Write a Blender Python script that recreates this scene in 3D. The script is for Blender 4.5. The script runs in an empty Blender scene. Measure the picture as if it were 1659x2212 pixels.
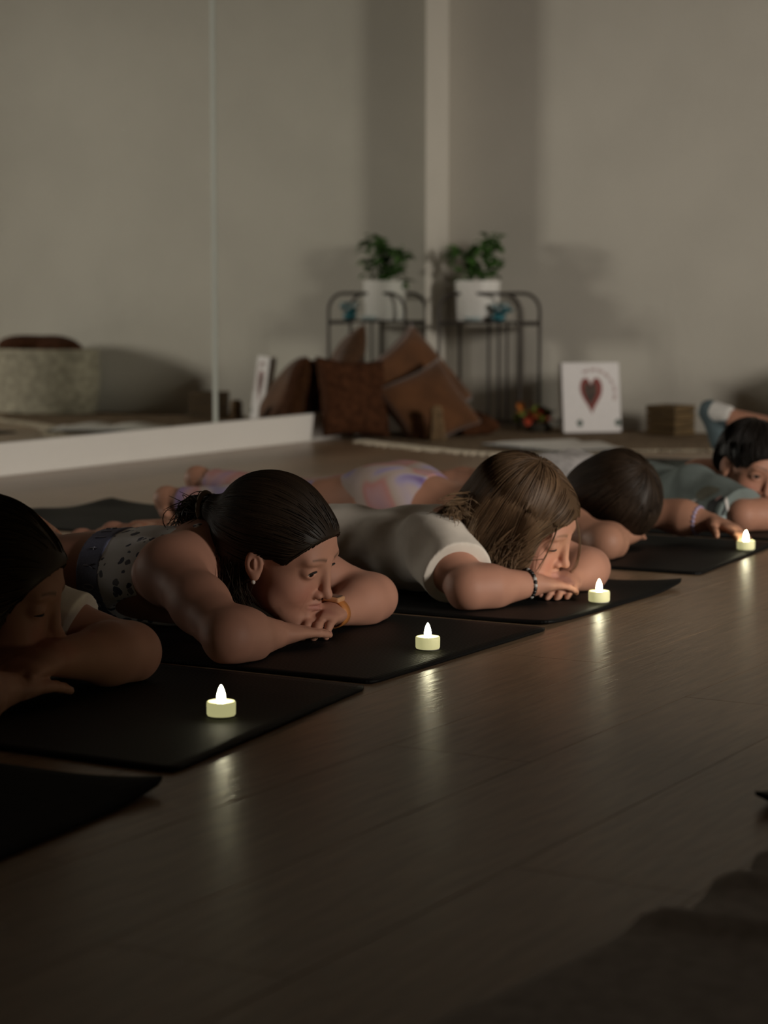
import bpy, bmesh, math, random
import numpy as np
from mathutils import Matrix, Vector

# ------------------------------------------------------------------ camera, light, exposure
SC = bpy.context.scene
COL = SC.collection
FPX, CX, CY, Y0, CAMH = 4730.0, 829.5, 1106.0, 620.0, 0.55     # frame 1659 x 2212
YAW = math.radians(30.0)
PIT = math.atan((CY - Y0) / FPX)
FW = np.array([-math.sin(YAW) * math.cos(PIT), math.cos(YAW) * math.cos(PIT), -math.sin(PIT)])
RT = np.array([math.cos(YAW), math.sin(YAW), 0.0])
UPV = np.cross(RT, FW)
cam_data = bpy.data.cameras.new('camera')
cam = bpy.data.objects.new('camera', cam_data)
COL.objects.link(cam)
cam.matrix_world = Matrix((
    (RT[0], UPV[0], -FW[0], 0.0), (RT[1], UPV[1], -FW[1], 0.0),
    (RT[2], UPV[2], -FW[2], CAMH), (0, 0, 0, 1)))
cam_data.sensor_fit = 'HORIZONTAL'
cam_data.sensor_width = 36.0
cam_data.lens = FPX * 36.0 / 1659.0
cam_data.clip_start = 0.05
cam_data.dof.use_dof = True
cam_data.dof.focus_distance = 3.25
cam_data.dof.aperture_fstop = 6.2
SC.camera = cam

world = bpy.data.worlds.new('world')
SC.world = world
world.use_nodes = True
world.node_tree.nodes['Background'].inputs[0].default_value = (0.9, 0.95, 1.0, 1)
world.node_tree.nodes['Background'].inputs[1].default_value = 0.04

SC.view_settings.view_transform = 'Standard'
SC.view_settings.look = 'None'
SC.view_settings.gamma = 1.0
SC.view_settings.use_curve_mapping = False
SC.view_settings.exposure = 0.0
SC.cycles.sample_clamp_indirect = 0.0
SC.cycles.use_guiding = True
SC.cycles.blur_glossy = 0.0
SC.cycles.max_bounces = 7
SC.cycles.diffuse_bounces = 4
SC.cycles.adaptive_threshold = 0.035

# daylight from the hallway beyond the wide doorway in the right wall (x = 2.6)
WIN_Y0, WIN_Y1, WIN_Z0, WIN_Z1 = 2.42, 5.05, 0.0, 2.35
ld = bpy.data.lights.new('window_daylight', 'AREA')
ld.shape = 'RECTANGLE'
ld.size = 1.1
ld.size_y = 1.7
ld.energy = 560.0
ld.color = (1.0, 0.93, 0.83)
lo = bpy.data.objects.new('window_daylight', ld)
COL.objects.link(lo)
lo.location = (7.0, 2.0, 2.3)
lo.rotation_euler = (math.radians(82), 0, math.radians(65))   # looks through the doorway at the corner

rng = np.random.default_rng(11)
random.seed(5)


def ray(px, py):
    return FW + RT * (px - CX) / FPX + UPV * (CY - py) / FPX


def P(px, py, Y):                      # the point on the plane y = Y seen at a pixel
    d = ray(px, py)
    return np.array([0, 0, CAMH]) + d * (Y / d[1])


def PF(px, py, z=0.0):                 # the point on the floor seen at a pixel
    d = ray(px, py)
    return np.array([0, 0, CAMH]) + d * ((z - CAMH) / d[2])


# ------------------------------------------------------------------ materials
MATS = {}


def mat(name, col=(0.5, 0.5, 0.5), rough=0.6, metal=0.0, var=0.0, scale=20.0, bump=0.0, bscale=None,
        stretch=(1, 1, 1), spec=0.5, sss=0.0, emit=None, estr=0.0, sheen=0.0, col2=None, coords='Object', detail=4.0):
    if name in MATS:
        return MATS[name]
    m = bpy.data.materials.new(name)
    m.use_nodes = True
    nt = m.node_tree
    b = nt.nodes['Principled BSDF']
    b.inputs['Base Color'].default_value = (*col, 1)
    b.inputs['Roughness'].default_value = rough
    b.inputs['Metallic'].default_value = metal
    b.inputs['Specular IOR Level'].default_value = spec
    if sss:
        b.inputs['Subsurface Weight'].default_value = sss
        b.inputs['Subsurface Radius'].default_value = (0.012, 0.005, 0.003)
        b.inputs['Subsurface Scale'].default_value = 0.6
    if sheen:
        b.inputs['Sheen Weight'].default_value = sheen
    if emit:
        b.inputs['Emission Color'].default_value = (*emit, 1)
        b.inputs['Emission Strength'].default_value = estr
    if var or bump or col2:
        tc = nt.nodes.new('ShaderNodeTexCoord')
        mp = nt.nodes.new('ShaderNodeMapping')
        mp.inputs['Scale'].default_value = stretch
        nt.links.new(tc.outputs[coords], mp.inputs['Vector'])
        nz = nt.nodes.new('ShaderNodeTexNoise')
        nz.inputs['Scale'].default_value = scale
        nz.inputs['Detail'].default_value = detail
        nt.links.new(mp.outputs[0], nz.inputs['Vector'])
        if var or col2:
            mx = nt.nodes.new('ShaderNodeMix')
            mx.data_type = 'RGBA'
            c2 = col2 if col2 else tuple(max(0, c * (1 + var)) for c in col)
            c1 = col if col2 else tuple(max(0, c * (1 - var)) for c in col)
            mx.inputs[6].default_value = (*c1, 1)
            mx.inputs[7].default_value = (*c2, 1)
            rp = nt.nodes.new('ShaderNodeMapRange')
            rp.inputs['From Min'].default_value = 0.35
            rp.inputs['From Max'].default_value = 0.65
            nt.links.new(nz.outputs['Fac'], rp.inputs['Value'])
            nt.links.new(rp.outputs[0], mx.inputs['Factor'])
            nt.links.new(mx.outputs[2], b.inputs['Base Color'])
        if bump:
            nb = nz
            if bscale:
                nb = nt.nodes.new('ShaderNodeTexNoise')
                nb.inputs['Scale'].default_value = bscale
                nb.inputs['Detail'].default_value = 3
                nt.links.new(mp.outputs[0], nb.inputs['Vector'])
            bp = nt.nodes.new('ShaderNodeBump')
            bp.inputs['Strength'].default_value = bump
            bp.inputs['Distance'].default_value = 0.002
            nt.links.new(nb.outputs['Fac'], bp.inputs['Height'])
            nt.links.new(bp.outputs[0], b.inputs['Normal'])
    MATS[name] = m
    return m


def attr_mat(name, attr='Col', **kw):              # base colour from a colour attribute times nothing
    m = mat(name, **kw)
    nt = m.node_tree
    at = nt.nodes.new('ShaderNodeAttribute')
    at.attribute_name = attr
    nt.links.new(at.outputs['Color'], nt.nodes['Principled BSDF'].inputs['Base Color'])
    return m


# ------------------------------------------------------------------ object helpers
def tag(o, label=None, cat=None, group=None, kind=None):
    if label: o['label'] = label
    if cat: o['category'] = cat
    if group: o['group'] = group
    if kind: o['kind'] = kind
    return o


def empty(name, loc=(0, 0, 0), rz=0.0):
    o = bpy.data.objects.new(name, None)
    o.location = loc
    o.rotation_euler = (0, 0, rz)
    o.empty_display_size = 0.1
    COL.objects.link(o)
    return o


def link(name, me, material=None, parent=None, smooth=False, world_coords=True):
    o = bpy.data.objects.new(name, me)
    COL.objects.link(o)
    if material is not None:
        me.materials.append(material)
    if smooth:
        me.polygons.foreach_set('use_smooth', [True] * len(me.polygons))
    if parent is not None:
        o.parent = parent
        if world_coords:               # the mesh is in world coordinates: undo the parent's place
            o.matrix_parent_inverse = basis(parent).inverted()
    return o


def basis(o):
    m = Matrix.LocRotScale(o.location, o.rotation_euler, o.scale)
    if o.parent:
        m = basis(o.parent) @ o.matrix_parent_inverse @ m
    return m


def np_mesh(name, V, Q):
    V = np.asarray(V, np.float32)
    Q = np.asarray(Q, np.int32)
    me = bpy.data.meshes.new(name)
    me.vertices.add(len(V))
    me.vertices.foreach_set('co', V.ravel())
    n, k = Q.shape
    me.loops.add(n * k)
    me.loops.foreach_set('vertex_index', Q.ravel())
    me.polygons.add(n)
    me.polygons.foreach_set('loop_start', np.arange(0, n * k, k, dtype=np.int32))
    me.polygons.foreach_set('loop_total', np.full(n, k, np.int32))
    me.update(calc_edges=True)
    return me


def set_col(me, C, name='Col'):
    a = me.color_attributes.new(name, 'FLOAT_COLOR', 'POINT')
    c = np.ones((len(C), 4), np.float32)
    c[:, :3] = C
    a.data.foreach_set('color', c.ravel())


def bm_mesh(name, fn):
    bm = bmesh.new()
    fn(bm)
    me = bpy.data.meshes.new(name)
    bm.normal_update()
    bm.to_mesh(me)
    bm.free()
    return me


def add_box(bm, lo, hi, bevel=0.0, M=None):
    lo, hi = Vector(lo), Vector(hi)
    r = bmesh.ops.create_cube(bm, size=1.0)
    vs = r['verts']
    for v in vs:
        v.co = Vector([(a + b) / 2 + c * (b - a) for a, b, c in zip(lo, hi, v.co)])
    if bevel:
        es = list({e for v in vs for e in v.link_edges})
        r2 = bmesh.ops.bevel(bm, geom=es, offset=bevel, segments=2, profile=0.5, affect='EDGES')
        vs = list({v for f in r2['faces'] for v in f.verts} | {v for v in vs if v.is_valid})
    if M is not None:
        bmesh.ops.transform(bm, matrix=M, verts=vs)
    return vs


def box(name, lo, hi, m, parent=None, bevel=0.0, M=None):
    return link(name, bm_mesh(name, lambda bm: add_box(bm, lo, hi, bevel, M)), m, parent)


def add_lathe(bm, prof, seg=32, M=None, cap=True):
    rings = []
    for r, z in prof:
        rings.append([bm.verts.new((r * math.cos(2 * math.pi * i / seg), r * math.sin(2 * math.pi * i / seg), z)) for i in range(seg)])
    for a, b in zip(rings, rings[1:]):
        for i in range(seg):
            bm.faces.new((a[i], a[(i + 1) % seg], b[(i + 1) % seg], b[i]))
    if cap:
        bm.faces.new(rings[0][::-1])
        bm.faces.new(rings[-1])
    if M is not None:
        bmesh.ops.transform(bm, matrix=M, verts=[v for r in rings for v in r])


def lathe(name, prof, m, parent=None, loc=(0, 0, 0), seg=32, cap=True):
    me = bm_mesh(name, lambda bm: add_lathe(bm, prof, seg, Matrix.Translation(Vector(loc)), cap))
    return link(name, me, m, parent, smooth=True)


def tube_arrays(paths, radii, sides=6):
    """paths: list of (n,3); radii: list of (n,) -> V,Q"""
    V, Q, off = [], [], 0
    for p, r in zip(paths, radii):
        p = np.asarray(p, float)
        n = len(p)
        r = np.broadcast_to(r, (n,))
        t = np.gradient(p, axis=0)
        t /= np.linalg.norm(t, axis=1)[:, None] + 1e-9
        ref = np.array([0.31, 0.17, 0.93])
        u = np.cross(t, ref)
        u /= np.linalg.norm(u, axis=1)[:, None] + 1e-9
        w = np.cross(t, u)
        a = np.arange(sides) * 2 * np.pi / sides
        ring = p[:, None, :] + r[:, None, None] * (np.cos(a)[None, :, None] * u[:, None, :] + np.sin(a)[None, :, None] * w[:, None, :])
        V.append(ring.reshape(-1, 3))
        i = np.arange(n - 1)[:, None] * sides
        j = np.arange(sides)[None, :]
        j2 = (j + 1) % sides
        q = np.stack([i + j, i + j2, i + sides + j2, i + sides + j], -1).reshape(-1, 4) + off
        Q.append(q)
        off += n * sides
    return np.concatenate(V), np.concatenate(Q)


def tubes(name, paths, radii, m, parent=None, sides=6):
    V, Q = tube_arrays(paths, radii, sides)
    return link(name, np_mesh(name, V, Q[:, ::-1]), m, parent, smooth=True)


# ------------------------------------------------------------------ implicit surfaces (people, cushions, cloth)
def A3(*v):
    return np.array(v if len(v) > 1 else v[0], float)


def nrm(v):
    v = np.asarray(v, float)
    return v / (np.linalg.norm(v) + 1e-12)


class Vol:
    """A signed-distance sculpture: blended tapered capsules and ellipsoids, meshed as ONE surface."""

    def __init__(self):
        self.ops = []
        self.lo = np.full(3, 1e9)
        self.hi = np.full(3, -1e9)

    def _add(self, f, lo, hi, k, op, clip=None):
        lo, hi = np.asarray(lo, float), np.asarray(hi, float)
        self.ops.append((f, lo, hi, k, op, clip))
        if op == '+':
            self.lo = np.minimum(self.lo, lo)
            self.hi = np.maximum(self.hi, hi)

    def cap(self, a, b, ra, rb=None, k=0.012, op='+', flat=None, clip=None):
        a, b = A3(a), A3(b)
        rb = ra if rb is None else rb
        ba = b - a
        L2 = float(ba @ ba) + 1e-12
        s = 1.0
        if flat is not None:
            nv, s = nrm(flat[0]), flat[1]

        def f(X, Y, Z):
            px, py, pz = X - a[0], Y - a[1], Z - a[2]
            t = np.clip((px * ba[0] + py * ba[1] + pz * ba[2]) / L2, 0, 1)
            qx, qy, qz = px - t * ba[0], py - t * ba[1], pz - t * ba[2]
            if flat is not None:
                dn = (qx * nv[0] + qy * nv[1] + qz * nv[2]) * (1 / s - 1)
                qx, qy, qz = qx + nv[0] * dn, qy + nv[1] * dn, qz + nv[2] * dn
            return (np.sqrt(qx * qx + qy * qy + qz * qz) - (ra + (rb - ra) * t)) * min(s, 1.0)
        g = max(1.0, s)
        self._add(f, np.minimum(a - ra * g, b - rb * g), np.maximum(a + ra * g, b + rb * g), k, op, clip)

    def ell(self, c, rad, ax=None, k=0.012, op='+', clip=None):
        c = A3(c)
        rad = A3(rad)
        A = np.eye(3) if ax is None else np.asarray(ax, float)

        def f(X, Y, Z):
            px, py, pz = X - c[0], Y - c[1], Z - c[2]
            u = [px * A[i, 0] + py * A[i, 1] + pz * A[i, 2] for i in range(3)]
            k0 = np.sqrt(sum((u[i] / rad[i]) ** 2 for i in range(3)))
            k1 = np.sqrt(sum((u[i] / rad[i] ** 2) ** 2 for i in range(3))) + 1e-9
            return k0 * (k0 - 1) / k1
        ext = np.sqrt(((A * rad[:, None]) ** 2).sum(0))
        self._add(f, c - ext, c + ext, k, op, clip)

    def half(self, p, n, k=0.0):                       # keep the side the normal points away from
        p, n = A3(p), nrm(n)

        def f(X, Y, Z):
            return (X - p[0]) * n[0] + (Y - p[1]) * n[1] + (Z - p[2]) * n[2]
        self.ops.append((f, np.full(3, -1e9), np.full(3, 1e9), k, '&', None))

    def disp(self, fn):                                # displacement added to the field
        self.ops.append((fn, np.full(3, -1e9), np.full(3, 1e9), 0, 'd', None))

    @staticmethod
    def blend(D, d, k, op):
        if op == '+':
            if k <= 0: return np.minimum(D, d)
            h = np.clip(0.5 + 0.5 * (d - D) / k, 0, 1)
            return d + (D - d) * h - k * h * (1 - h)
        if op == 'd':
            return D + d
        if op == '-': d = -d
        if k <= 0: return np.maximum(D, d)
        h = np.clip(0.5 - 0.5 * (d - D) / k, 0, 1)
        return d + (D - d) * h + k * h * (1 - h)

    def eval(self, Pn):
        X, Y, Z = Pn[:, 0], Pn[:, 1], Pn[:, 2]
        D = np.full(len(Pn), 1.0)
        for f, lo, hi, k, op, clip in self.ops:
            d = f(X, Y, Z)
            if clip is not None:
                for cp, cn in clip:
                    d = np.maximum(d, (X - cp[0]) * cn[0] + (Y - cp[1]) * cn[1] + (Z - cp[2]) * cn[2])
            D = self.blend(D, d, k, op)
        return D

    def normal(self, Pn, e=0.0015):
        g = np.stack([self.eval(Pn + np.eye(3)[i] * e) - self.eval(Pn - np.eye(3)[i] * e) for i in range(3)], 1)
        return g / (np.linalg.norm(g, axis=1)[:, None] + 1e-9)

    def mesh(self, name, h=0.003, fine=None, hc=None):
        """fine=(x0,x1): spacing h there, hc elsewhere along x"""
        m = 3 * max(h, hc or 0)
        lo, hi = self.lo - m, self.hi + m
        if fine:
            seg = []
            pts = [(lo[0], min(fine[0], hi[0]), hc), (max(lo[0], fine[0]), min(hi[0], fine[1]), h), (max(fine[1], lo[0]), hi[0], hc)]
            for a, b, s in pts:
                if b > a:
                    seg.append(np.linspace(a, b, max(2, int((b - a) / s) + 1))[:-1])
            xs = np.append(np.concatenate(seg), hi[0])
        else:
            xs = np.arange(lo[0], hi[0] + h, h)
        ys = np.arange(lo[1], hi[1] + h, h)
        zs = np.arange(lo[2], hi[2] + h, h)
        ax = [xs.astype(np.float32), ys.astype(np.float32), zs.astype(np.float32)]
        D = np.full((len(xs), len(ys), len(zs)), 0.2, np.float32)
        for f, blo, bhi, k, op, clip in self.ops:
            pad = k + 2 * max(h, hc or 0)
            sl = []
            for i in range(3):
                i0 = int(np.searchsorted(ax[i], blo[i] - pad))
                i1 = int(np.searchsorted(ax[i], bhi[i] + pad))
                sl.append(slice(max(0, i0 - 1), min(len(ax[i]), i1 + 1)))
            X = ax[0][sl[0]][:, None, None]
            Y = ax[1][sl[1]][None, :, None]
            Z = ax[2][sl[2]][None, None, :]
            if X.size == 0 or Y.size == 0 or Z.size == 0: continue
            d = f(X, Y, Z)
            if clip is not None:
                for cp, cn in clip:
                    d = np.maximum(d, (X - cp[0]) * cn[0] + (Y - cp[1]) * cn[1] + (Z - cp[2]) * cn[2])
            S = tuple(sl)
            D[S] = self.blend(D[S], d.astype(np.float32), np.float32(k), op)
        return np_mesh(name, *surface_nets(D, ax))


def surface_nets(D, ax):
    s = D < 0
    nx, ny, nz = D.shape
    cnt = np.zeros((nx - 1, ny - 1, nz - 1), np.int8)
    for i in (0, 1):
        for j in (0, 1):
            for k in (0, 1):
                cnt += s[i:nx - 1 + i, j:ny - 1 + j, k:nz - 1 + k]
    I, J, K = np.nonzero((cnt > 0) & (cnt < 8))
    idx = np.full(cnt.shape, -1, np.int32)
    idx[I, J, K] = np.arange(len(I))
    cs = [(i, j, k) for i in (0, 1) for j in (0, 1) for k in (0, 1)]
    val = {c: D[I + c[0], J + c[1], K + c[2]] for c in cs}
    acc = np.zeros((len(I), 3))
    n = np.zeros(len(I))
    for c in cs:
        for a in range(3):
            if c[a] == 0:
                c2 = list(c); c2[a] = 1; c2 = tuple(c2)
                v0, v1 = val[c], val[c2]
                cr = (v0 < 0) != (v1 < 0)
                t = np.where(cr, v0 / np.where(cr, v0 - v1, 1), 0)
                p = np.zeros((len(I), 3))
                for b in range(3):
                    p[:, b] = t if b == a else c[b]
                acc += np.where(cr[:, None], p, 0)
                n += cr
    acc /= n[:, None]
    V = np.empty((len(I), 3))
    for a, ii in enumerate((I, J, K)):
        x = ax[a].astype(float)
        V[:, a] = x[ii] + acc[:, a] * (x[ii + 1] - x[ii])
    quads = []
    for a in range(3):
        b, c = (a + 1) % 3, (a + 2) % 3
        sa = [slice(None)] * 3; sb = [slice(None)] * 3
        sa[a] = slice(0, -1); sb[a] = slice(1, None)
        diff = s[tuple(sa)] != s[tuple(sb)]
        E = np.argwhere(diff)
        E = E[(E[:, b] > 0) & (E[:, c] > 0) & (E[:, b] < D.shape[b] - 1) & (E[:, c] < D.shape[c] - 1)]
        inside = s[E[:, 0], E[:, 1], E[:, 2]]

        def at(db, dc):
            q = E.copy(); q[:, b] -= db; q[:, c] -= dc
            return idx[q[:, 0], q[:, 1], q[:, 2]]
        q = np.stack([at(1, 1), at(0, 1), at(0, 0), at(1, 0)], 1)
        q[~inside] = q[~inside][:, ::-1]
        quads.append(q)
    Q = np.concatenate(quads)
    Q = Q[(Q >= 0).all(1)]
    return V, Q


def smooth_mod(o, it=3, f=0.5):
    md = o.modifiers.new('smooth', 'SMOOTH')
    md.factor = f
    md.iterations = it
    return o

# ------------------------------------------------------------------ the room
RZ = 0.0064          # top of the rug
XL, XR, YB, YF, ZC = -4.165, 2.6, 7.725, -1.6, 2.7
m_wall = mat('wall_paint', (0.52, 0.49, 0.43), 0.75, var=0.03, scale=3, bump=0.05, bscale=150, spec=0.25)
m_white = mat('white_trim', (0.66, 0.63, 0.585), 0.5, spec=0.4)
m_wood = mat('plank_wood', (0.31, 0.205, 0.125), 0.31, var=0.16, scale=9, stretch=(9, 0.9, 1), bump=0.28, bscale=16, spec=0.38)


def plank_grain(m):                 # fine wavy grain relief running along the planks
    nt = m.node_tree
    bp = [n for n in nt.nodes if n.type == 'BUMP'][0]
    tc = [n for n in nt.nodes if n.type == 'TEX_COORD'][0]
    mp = nt.nodes.new('ShaderNodeMapping')
    mp.inputs['Scale'].default_value = (60, 5, 1)
    nt.links.new(tc.outputs['Object'], mp.inputs['Vector'])
    nz = nt.nodes.new('ShaderNodeTexNoise')
    nz.inputs['Scale'].default_value = 2.2
    nz.inputs['Detail'].default_value = 5
    nt.links.new(mp.outputs[0], nz.inputs['Vector'])
    nt.links.new(nz.outputs['Fac'], bp.inputs['Height'])
    bp.inputs['Strength'].default_value = 0.5
    bp.inputs['Distance'].default_value = 0.0016
    # a slightly different tone for each board
    oi = nt.nodes.new('ShaderNodeObjectInfo')
    b = nt.nodes['Principled BSDF']
    src = b.inputs['Base Color'].links[0].from_socket
    hs = nt.nodes.new('ShaderNodeHueSaturation')
    mr = nt.nodes.new('ShaderNodeMapRange')
    mr.inputs['To Min'].default_value = 0.88
    mr.inputs['To Max'].default_value = 1.12
    nt.links.new(oi.outputs['Random'], mr.inputs['Value'])
    nt.links.new(mr.outputs[0], hs.inputs['Value'])
    nt.links.new(src, hs.inputs['Color'])
    nt.links.new(hs.outputs[0], b.inputs['Base Color'])


plank_grain(m_wood)
m_sub = mat('subfloor', (0.05, 0.036, 0.025), 0.8)
floor = tag(box('floor', (XL, YF, -0.06), (XR, YB, -0.0025), m_sub), kind='structure')
PW, PL = 0.19, 1.285
pm = bm_mesh('plank', lambda bm: add_box(bm, (-PW / 2 + 0.0003, -PL / 2 + 0.0003, -0.009), (PW / 2 - 0.0003, PL / 2 - 0.0003, 0), 0.0004))
pm.materials.append(m_wood)
for r in range(39):
    xc = XL + 0.02 + PW * (r + 0.5)
    if xc + PW / 2 > XR: break
    yoff = [0.0, 0.47, 0.86, 0.23, 0.66][r % 5]
    y = YF - PL + yoff
    while y < YB:
        yc = y + PL / 2
        if yc - PL / 2 > YF - 0.001 and yc + PL / 2 < YB + 0.001 and xc < 0.9:
            o = bpy.data.objects.new('plank', pm)
            COL.objects.link(o)
            o.location = (xc, yc, 0.0)
            o.parent = floor
        elif xc < 0.9:
            a, b2 = max(YF, yc - PL / 2), min(YB, yc + PL / 2)
            if b2 - a > 0.02:
                link('plank', bm_mesh('plank_cut', lambda bm: add_box(bm, (xc - PW / 2 + 0.0006, a + 0.0003, -0.009), (xc + PW / 2 - 0.0003, b2 - 0.0003, 0), 0.0004)), m_wood, floor)
        y += PL
rows = [XL + 0.02 + PW * (r + 0.5) for r in range(39)]
xs_end = max(x for x in rows if x < 0.9) + PW / 2
link('floor_far_boards', bm_mesh('floor_far_boards', lambda bm: add_box(bm, (xs_end + 0.001, YF, -0.009), (XR, YB, 0))), m_wood, floor)

tag(box('ceiling', (XL - 0.1, YF - 0.1, ZC), (XR + 0.1, YB + 0.1, ZC + 0.08), m_wall), kind='structure')
tag(box('wall_left', (XL - 0.1, YF - 0.1, -0.06), (XL, YB + 0.1, ZC), m_wall), kind='structure')
tag(box('wall_back', (XL, YB, -0.06), (XR + 0.1, YB + 0.1, ZC), m_wall), kind='structure')
tag(box('wall_front', (XL, YF - 0.1, -0.06), (XR + 0.1, YF, ZC), m_wall), kind='structure')


def right_wall(bm):
    for lo_, hi_ in (((XR, YF, -0.06), (XR + 0.1, WIN_Y0, ZC)), ((XR, WIN_Y1, -0.06), (XR + 0.1, YB, ZC)),
                     ((XR, WIN_Y0, WIN_Z1), (XR + 0.1, WIN_Y1, ZC))):
        add_box(bm, lo_, hi_)


tag(link('wall_right', bm_mesh('wall_right', right_wall), m_wall), kind='structure')
drw = tag(empty('door_1', (XR + 0.05, (WIN_Y0 + WIN_Y1) / 2, 0.0)), kind='structure')
for lo_, hi_ in (((XR - 0.012, WIN_Y0 - 0.07, 0.0), (XR, WIN_Y0, WIN_Z1 + 0.07)), ((XR - 0.012, WIN_Y1, 0.0), (XR, WIN_Y1 + 0.07, WIN_Z1 + 0.07)),
                 ((XR - 0.012, WIN_Y0, WIN_Z1), (XR, WIN_Y1, WIN_Z1 + 0.07))):
    box('door_casing', lo_, hi_, m_white, drw)

# skirting ledge under the mirrors
tag(box('baseboard_left', (XL, YF, 0.0), (-4.145, YB, 0.098), m_white, bevel=0.003), kind='structure')

# mirror panels standing on the skirting
m_mirror = mat('mirror_glass', (0.83, 0.845, 0.82), 0.0, metal=1.0)
m_medge = mat('mirror_edge', (0.40, 0.42, 0.38), 0.4)
mlabels = ['tall frameless mirror panel nearest the plant stand corner', 'tall frameless mirror panel left of the light seam, above the white skirting',
           'tall frameless mirror panel further from the corner, out past the feet of the near mats',
           'tall frameless mirror panel beside the camera end of the mirror wall']
edges = [(6.084, 7.525), (4.63, 6.056), (3.17, 4.596), (1.71, 3.136)]
for (a, b2), lb in zip(edges, mlabels):
    root = tag(empty('wall_mirror', (XL, (a + b2) / 2, 0.098)), lb, 'mirror', 'mirror panels along the left wall')
    box('mirror_backing', (XL + 0.0005, a, 0.0985), (XL + 0.0055, b2, 2.45), m_medge, root)
    box('mirror_glass', (XL + 0.0056, a + 0.0015, 0.0995), (XL + 0.0086, b2 - 0.0015, 2.449), m_mirror, root)
for i, (a, b2) in enumerate([(6.056, 6.084), (4.596, 4.63), (3.136, 3.17)]):
    tag(box('trim_%d' % (i + 1), (XL, a, 0.0985), (XL + 0.0065, b2, 2.45), m_medge), kind='structure')

# ------------------------------------------------------------------ yoga mats
m_mat = mat('mat_black_rubber', (0.0035, 0.0035, 0.0033), 0.6, spec=0.22)


def mat_ribs(m, sp=0.0032):
    nt = m.node_tree
    tc = nt.nodes.new('ShaderNodeTexCoord')
    wv = nt.nodes.new('ShaderNodeTexWave')
    wv.wave_type = 'BANDS'
    wv.bands_direction = 'X'
    wv.inputs['Scale'].default_value = 1.0 / sp / 2 / math.pi * 2 * math.pi / 20 * 3.1
    wv.inputs['Distortion'].default_value = 0.4
    nt.links.new(tc.outputs['Object'], wv.inputs['Vector'])
    bp = nt.nodes.new('ShaderNodeBump')
    bp.inputs['Strength'].default_value = 0.6
    bp.inputs['Distance'].default_value = 0.0006
    nt.links.new(wv.outputs['Fac'], bp.inputs['Height'])
    nt.links.new(bp.outputs[0], nt.nodes['Principled BSDF'].inputs['Normal'])


mat_ribs(m_mat)
m_mat2 = mat('mat_charcoal', (0.012, 0.0125, 0.0145), 0.9, spec=0.2, bump=0.5, bscale=900, scale=60, var=0.2)
MT = 0.0045


def yoga_mat(xf0, xf1, y0, y1, xr, label, m, curl=(0, 0), th=MT, rear=0.0, grp='yoga mats in a row'):
    """front edge at xf0 (near corner) to xf1 (far corner), rear edge at xr; rounded corners, front corners curling up"""
    nx, ny = 90, 30
    V = []
    for side in (1, 0):
        for i in range(nx + 1):
            for j in range(ny + 1):
                u, v = i / nx, j / ny
                vv = 2 * v - 1
                uu = 2 * u - 1
                xa = xr + (xf0 + (xf1 - xf0) * v - xr) * u
                ya = y0 + (y1 - y0) * v
                rc = 0.013                                   # rounded corners
                L, Wd = abs(xf0 - xr), abs(y1 - y0)
                du, dv = min(u, 1 - u) * L, min(v, 1 - v) * Wd
                if du < rc and dv < rc:
                    cu, cv = rc - du, rc - dv
                    d = math.hypot(cu, cv)
                    mx = max(cu, cv)
                    if d > 1e-6:
                        f = mx / d
                        su = 1 if u > 0.5 else -1
                        sv = 1 if v > 0.5 else -1
                        xa -= su * (cu - cu * f) * (1 if xf0 > xr else -1)
                        ya -= sv * (cv - cv * f)
                z = 0.0006 + (th if side else 0)
                c0 = curl[0] * max(0, 1 - math.hypot((1 - u) * L, v * Wd) / 0.12) ** 2
                c1 = curl[1] * max(0, 1 - math.hypot((1 - u) * L, (1 - v) * Wd) / 0.16) ** 2
                z += c0 + c1 + rear * max(0, 1 - u * L / 0.15) ** 2 * (0.6 + 0.4 * math.cos(5 * vv + 1))
                V.append((xa, ya, z))
    Q = []
    n = (nx + 1) * (ny + 1)
    idx = lambda s, i, j: s * n + i * (ny + 1) + j
    fl = xf0 < xr
    for i in range(nx):
        for j in range(ny):
            Q.append((idx(0, i, j), idx(0, i + 1, j), idx(0, i + 1, j + 1), idx(0, i, j + 1)))
            Q.append((idx(1, i, j), idx(1, i, j + 1), idx(1, i + 1, j + 1), idx(1, i + 1, j)))
    for i in range(nx):
        for j, fw in ((0, 1), (ny, 0)):
            q = (idx(0, i, j), idx(1, i, j), idx(1, i + 1, j), idx(0, i + 1, j))
            Q.append(q if fw else q[::-1])
    for j in range(ny):
        for i, fw in ((0, 0), (nx, 1)):
            q = (idx(0, i, j), idx(1, i, j), idx(1, i, j + 1), idx(0, i, j + 1))
            Q.append(q if fw else q[::-1])
    Q = np.array(Q)
    if fl: Q = Q[:, ::-1]
    o = link('yoga_mat', np_mesh('yoga_mat', V, Q), m)
    return tag(o, label, 'yoga mat', grp)


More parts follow.
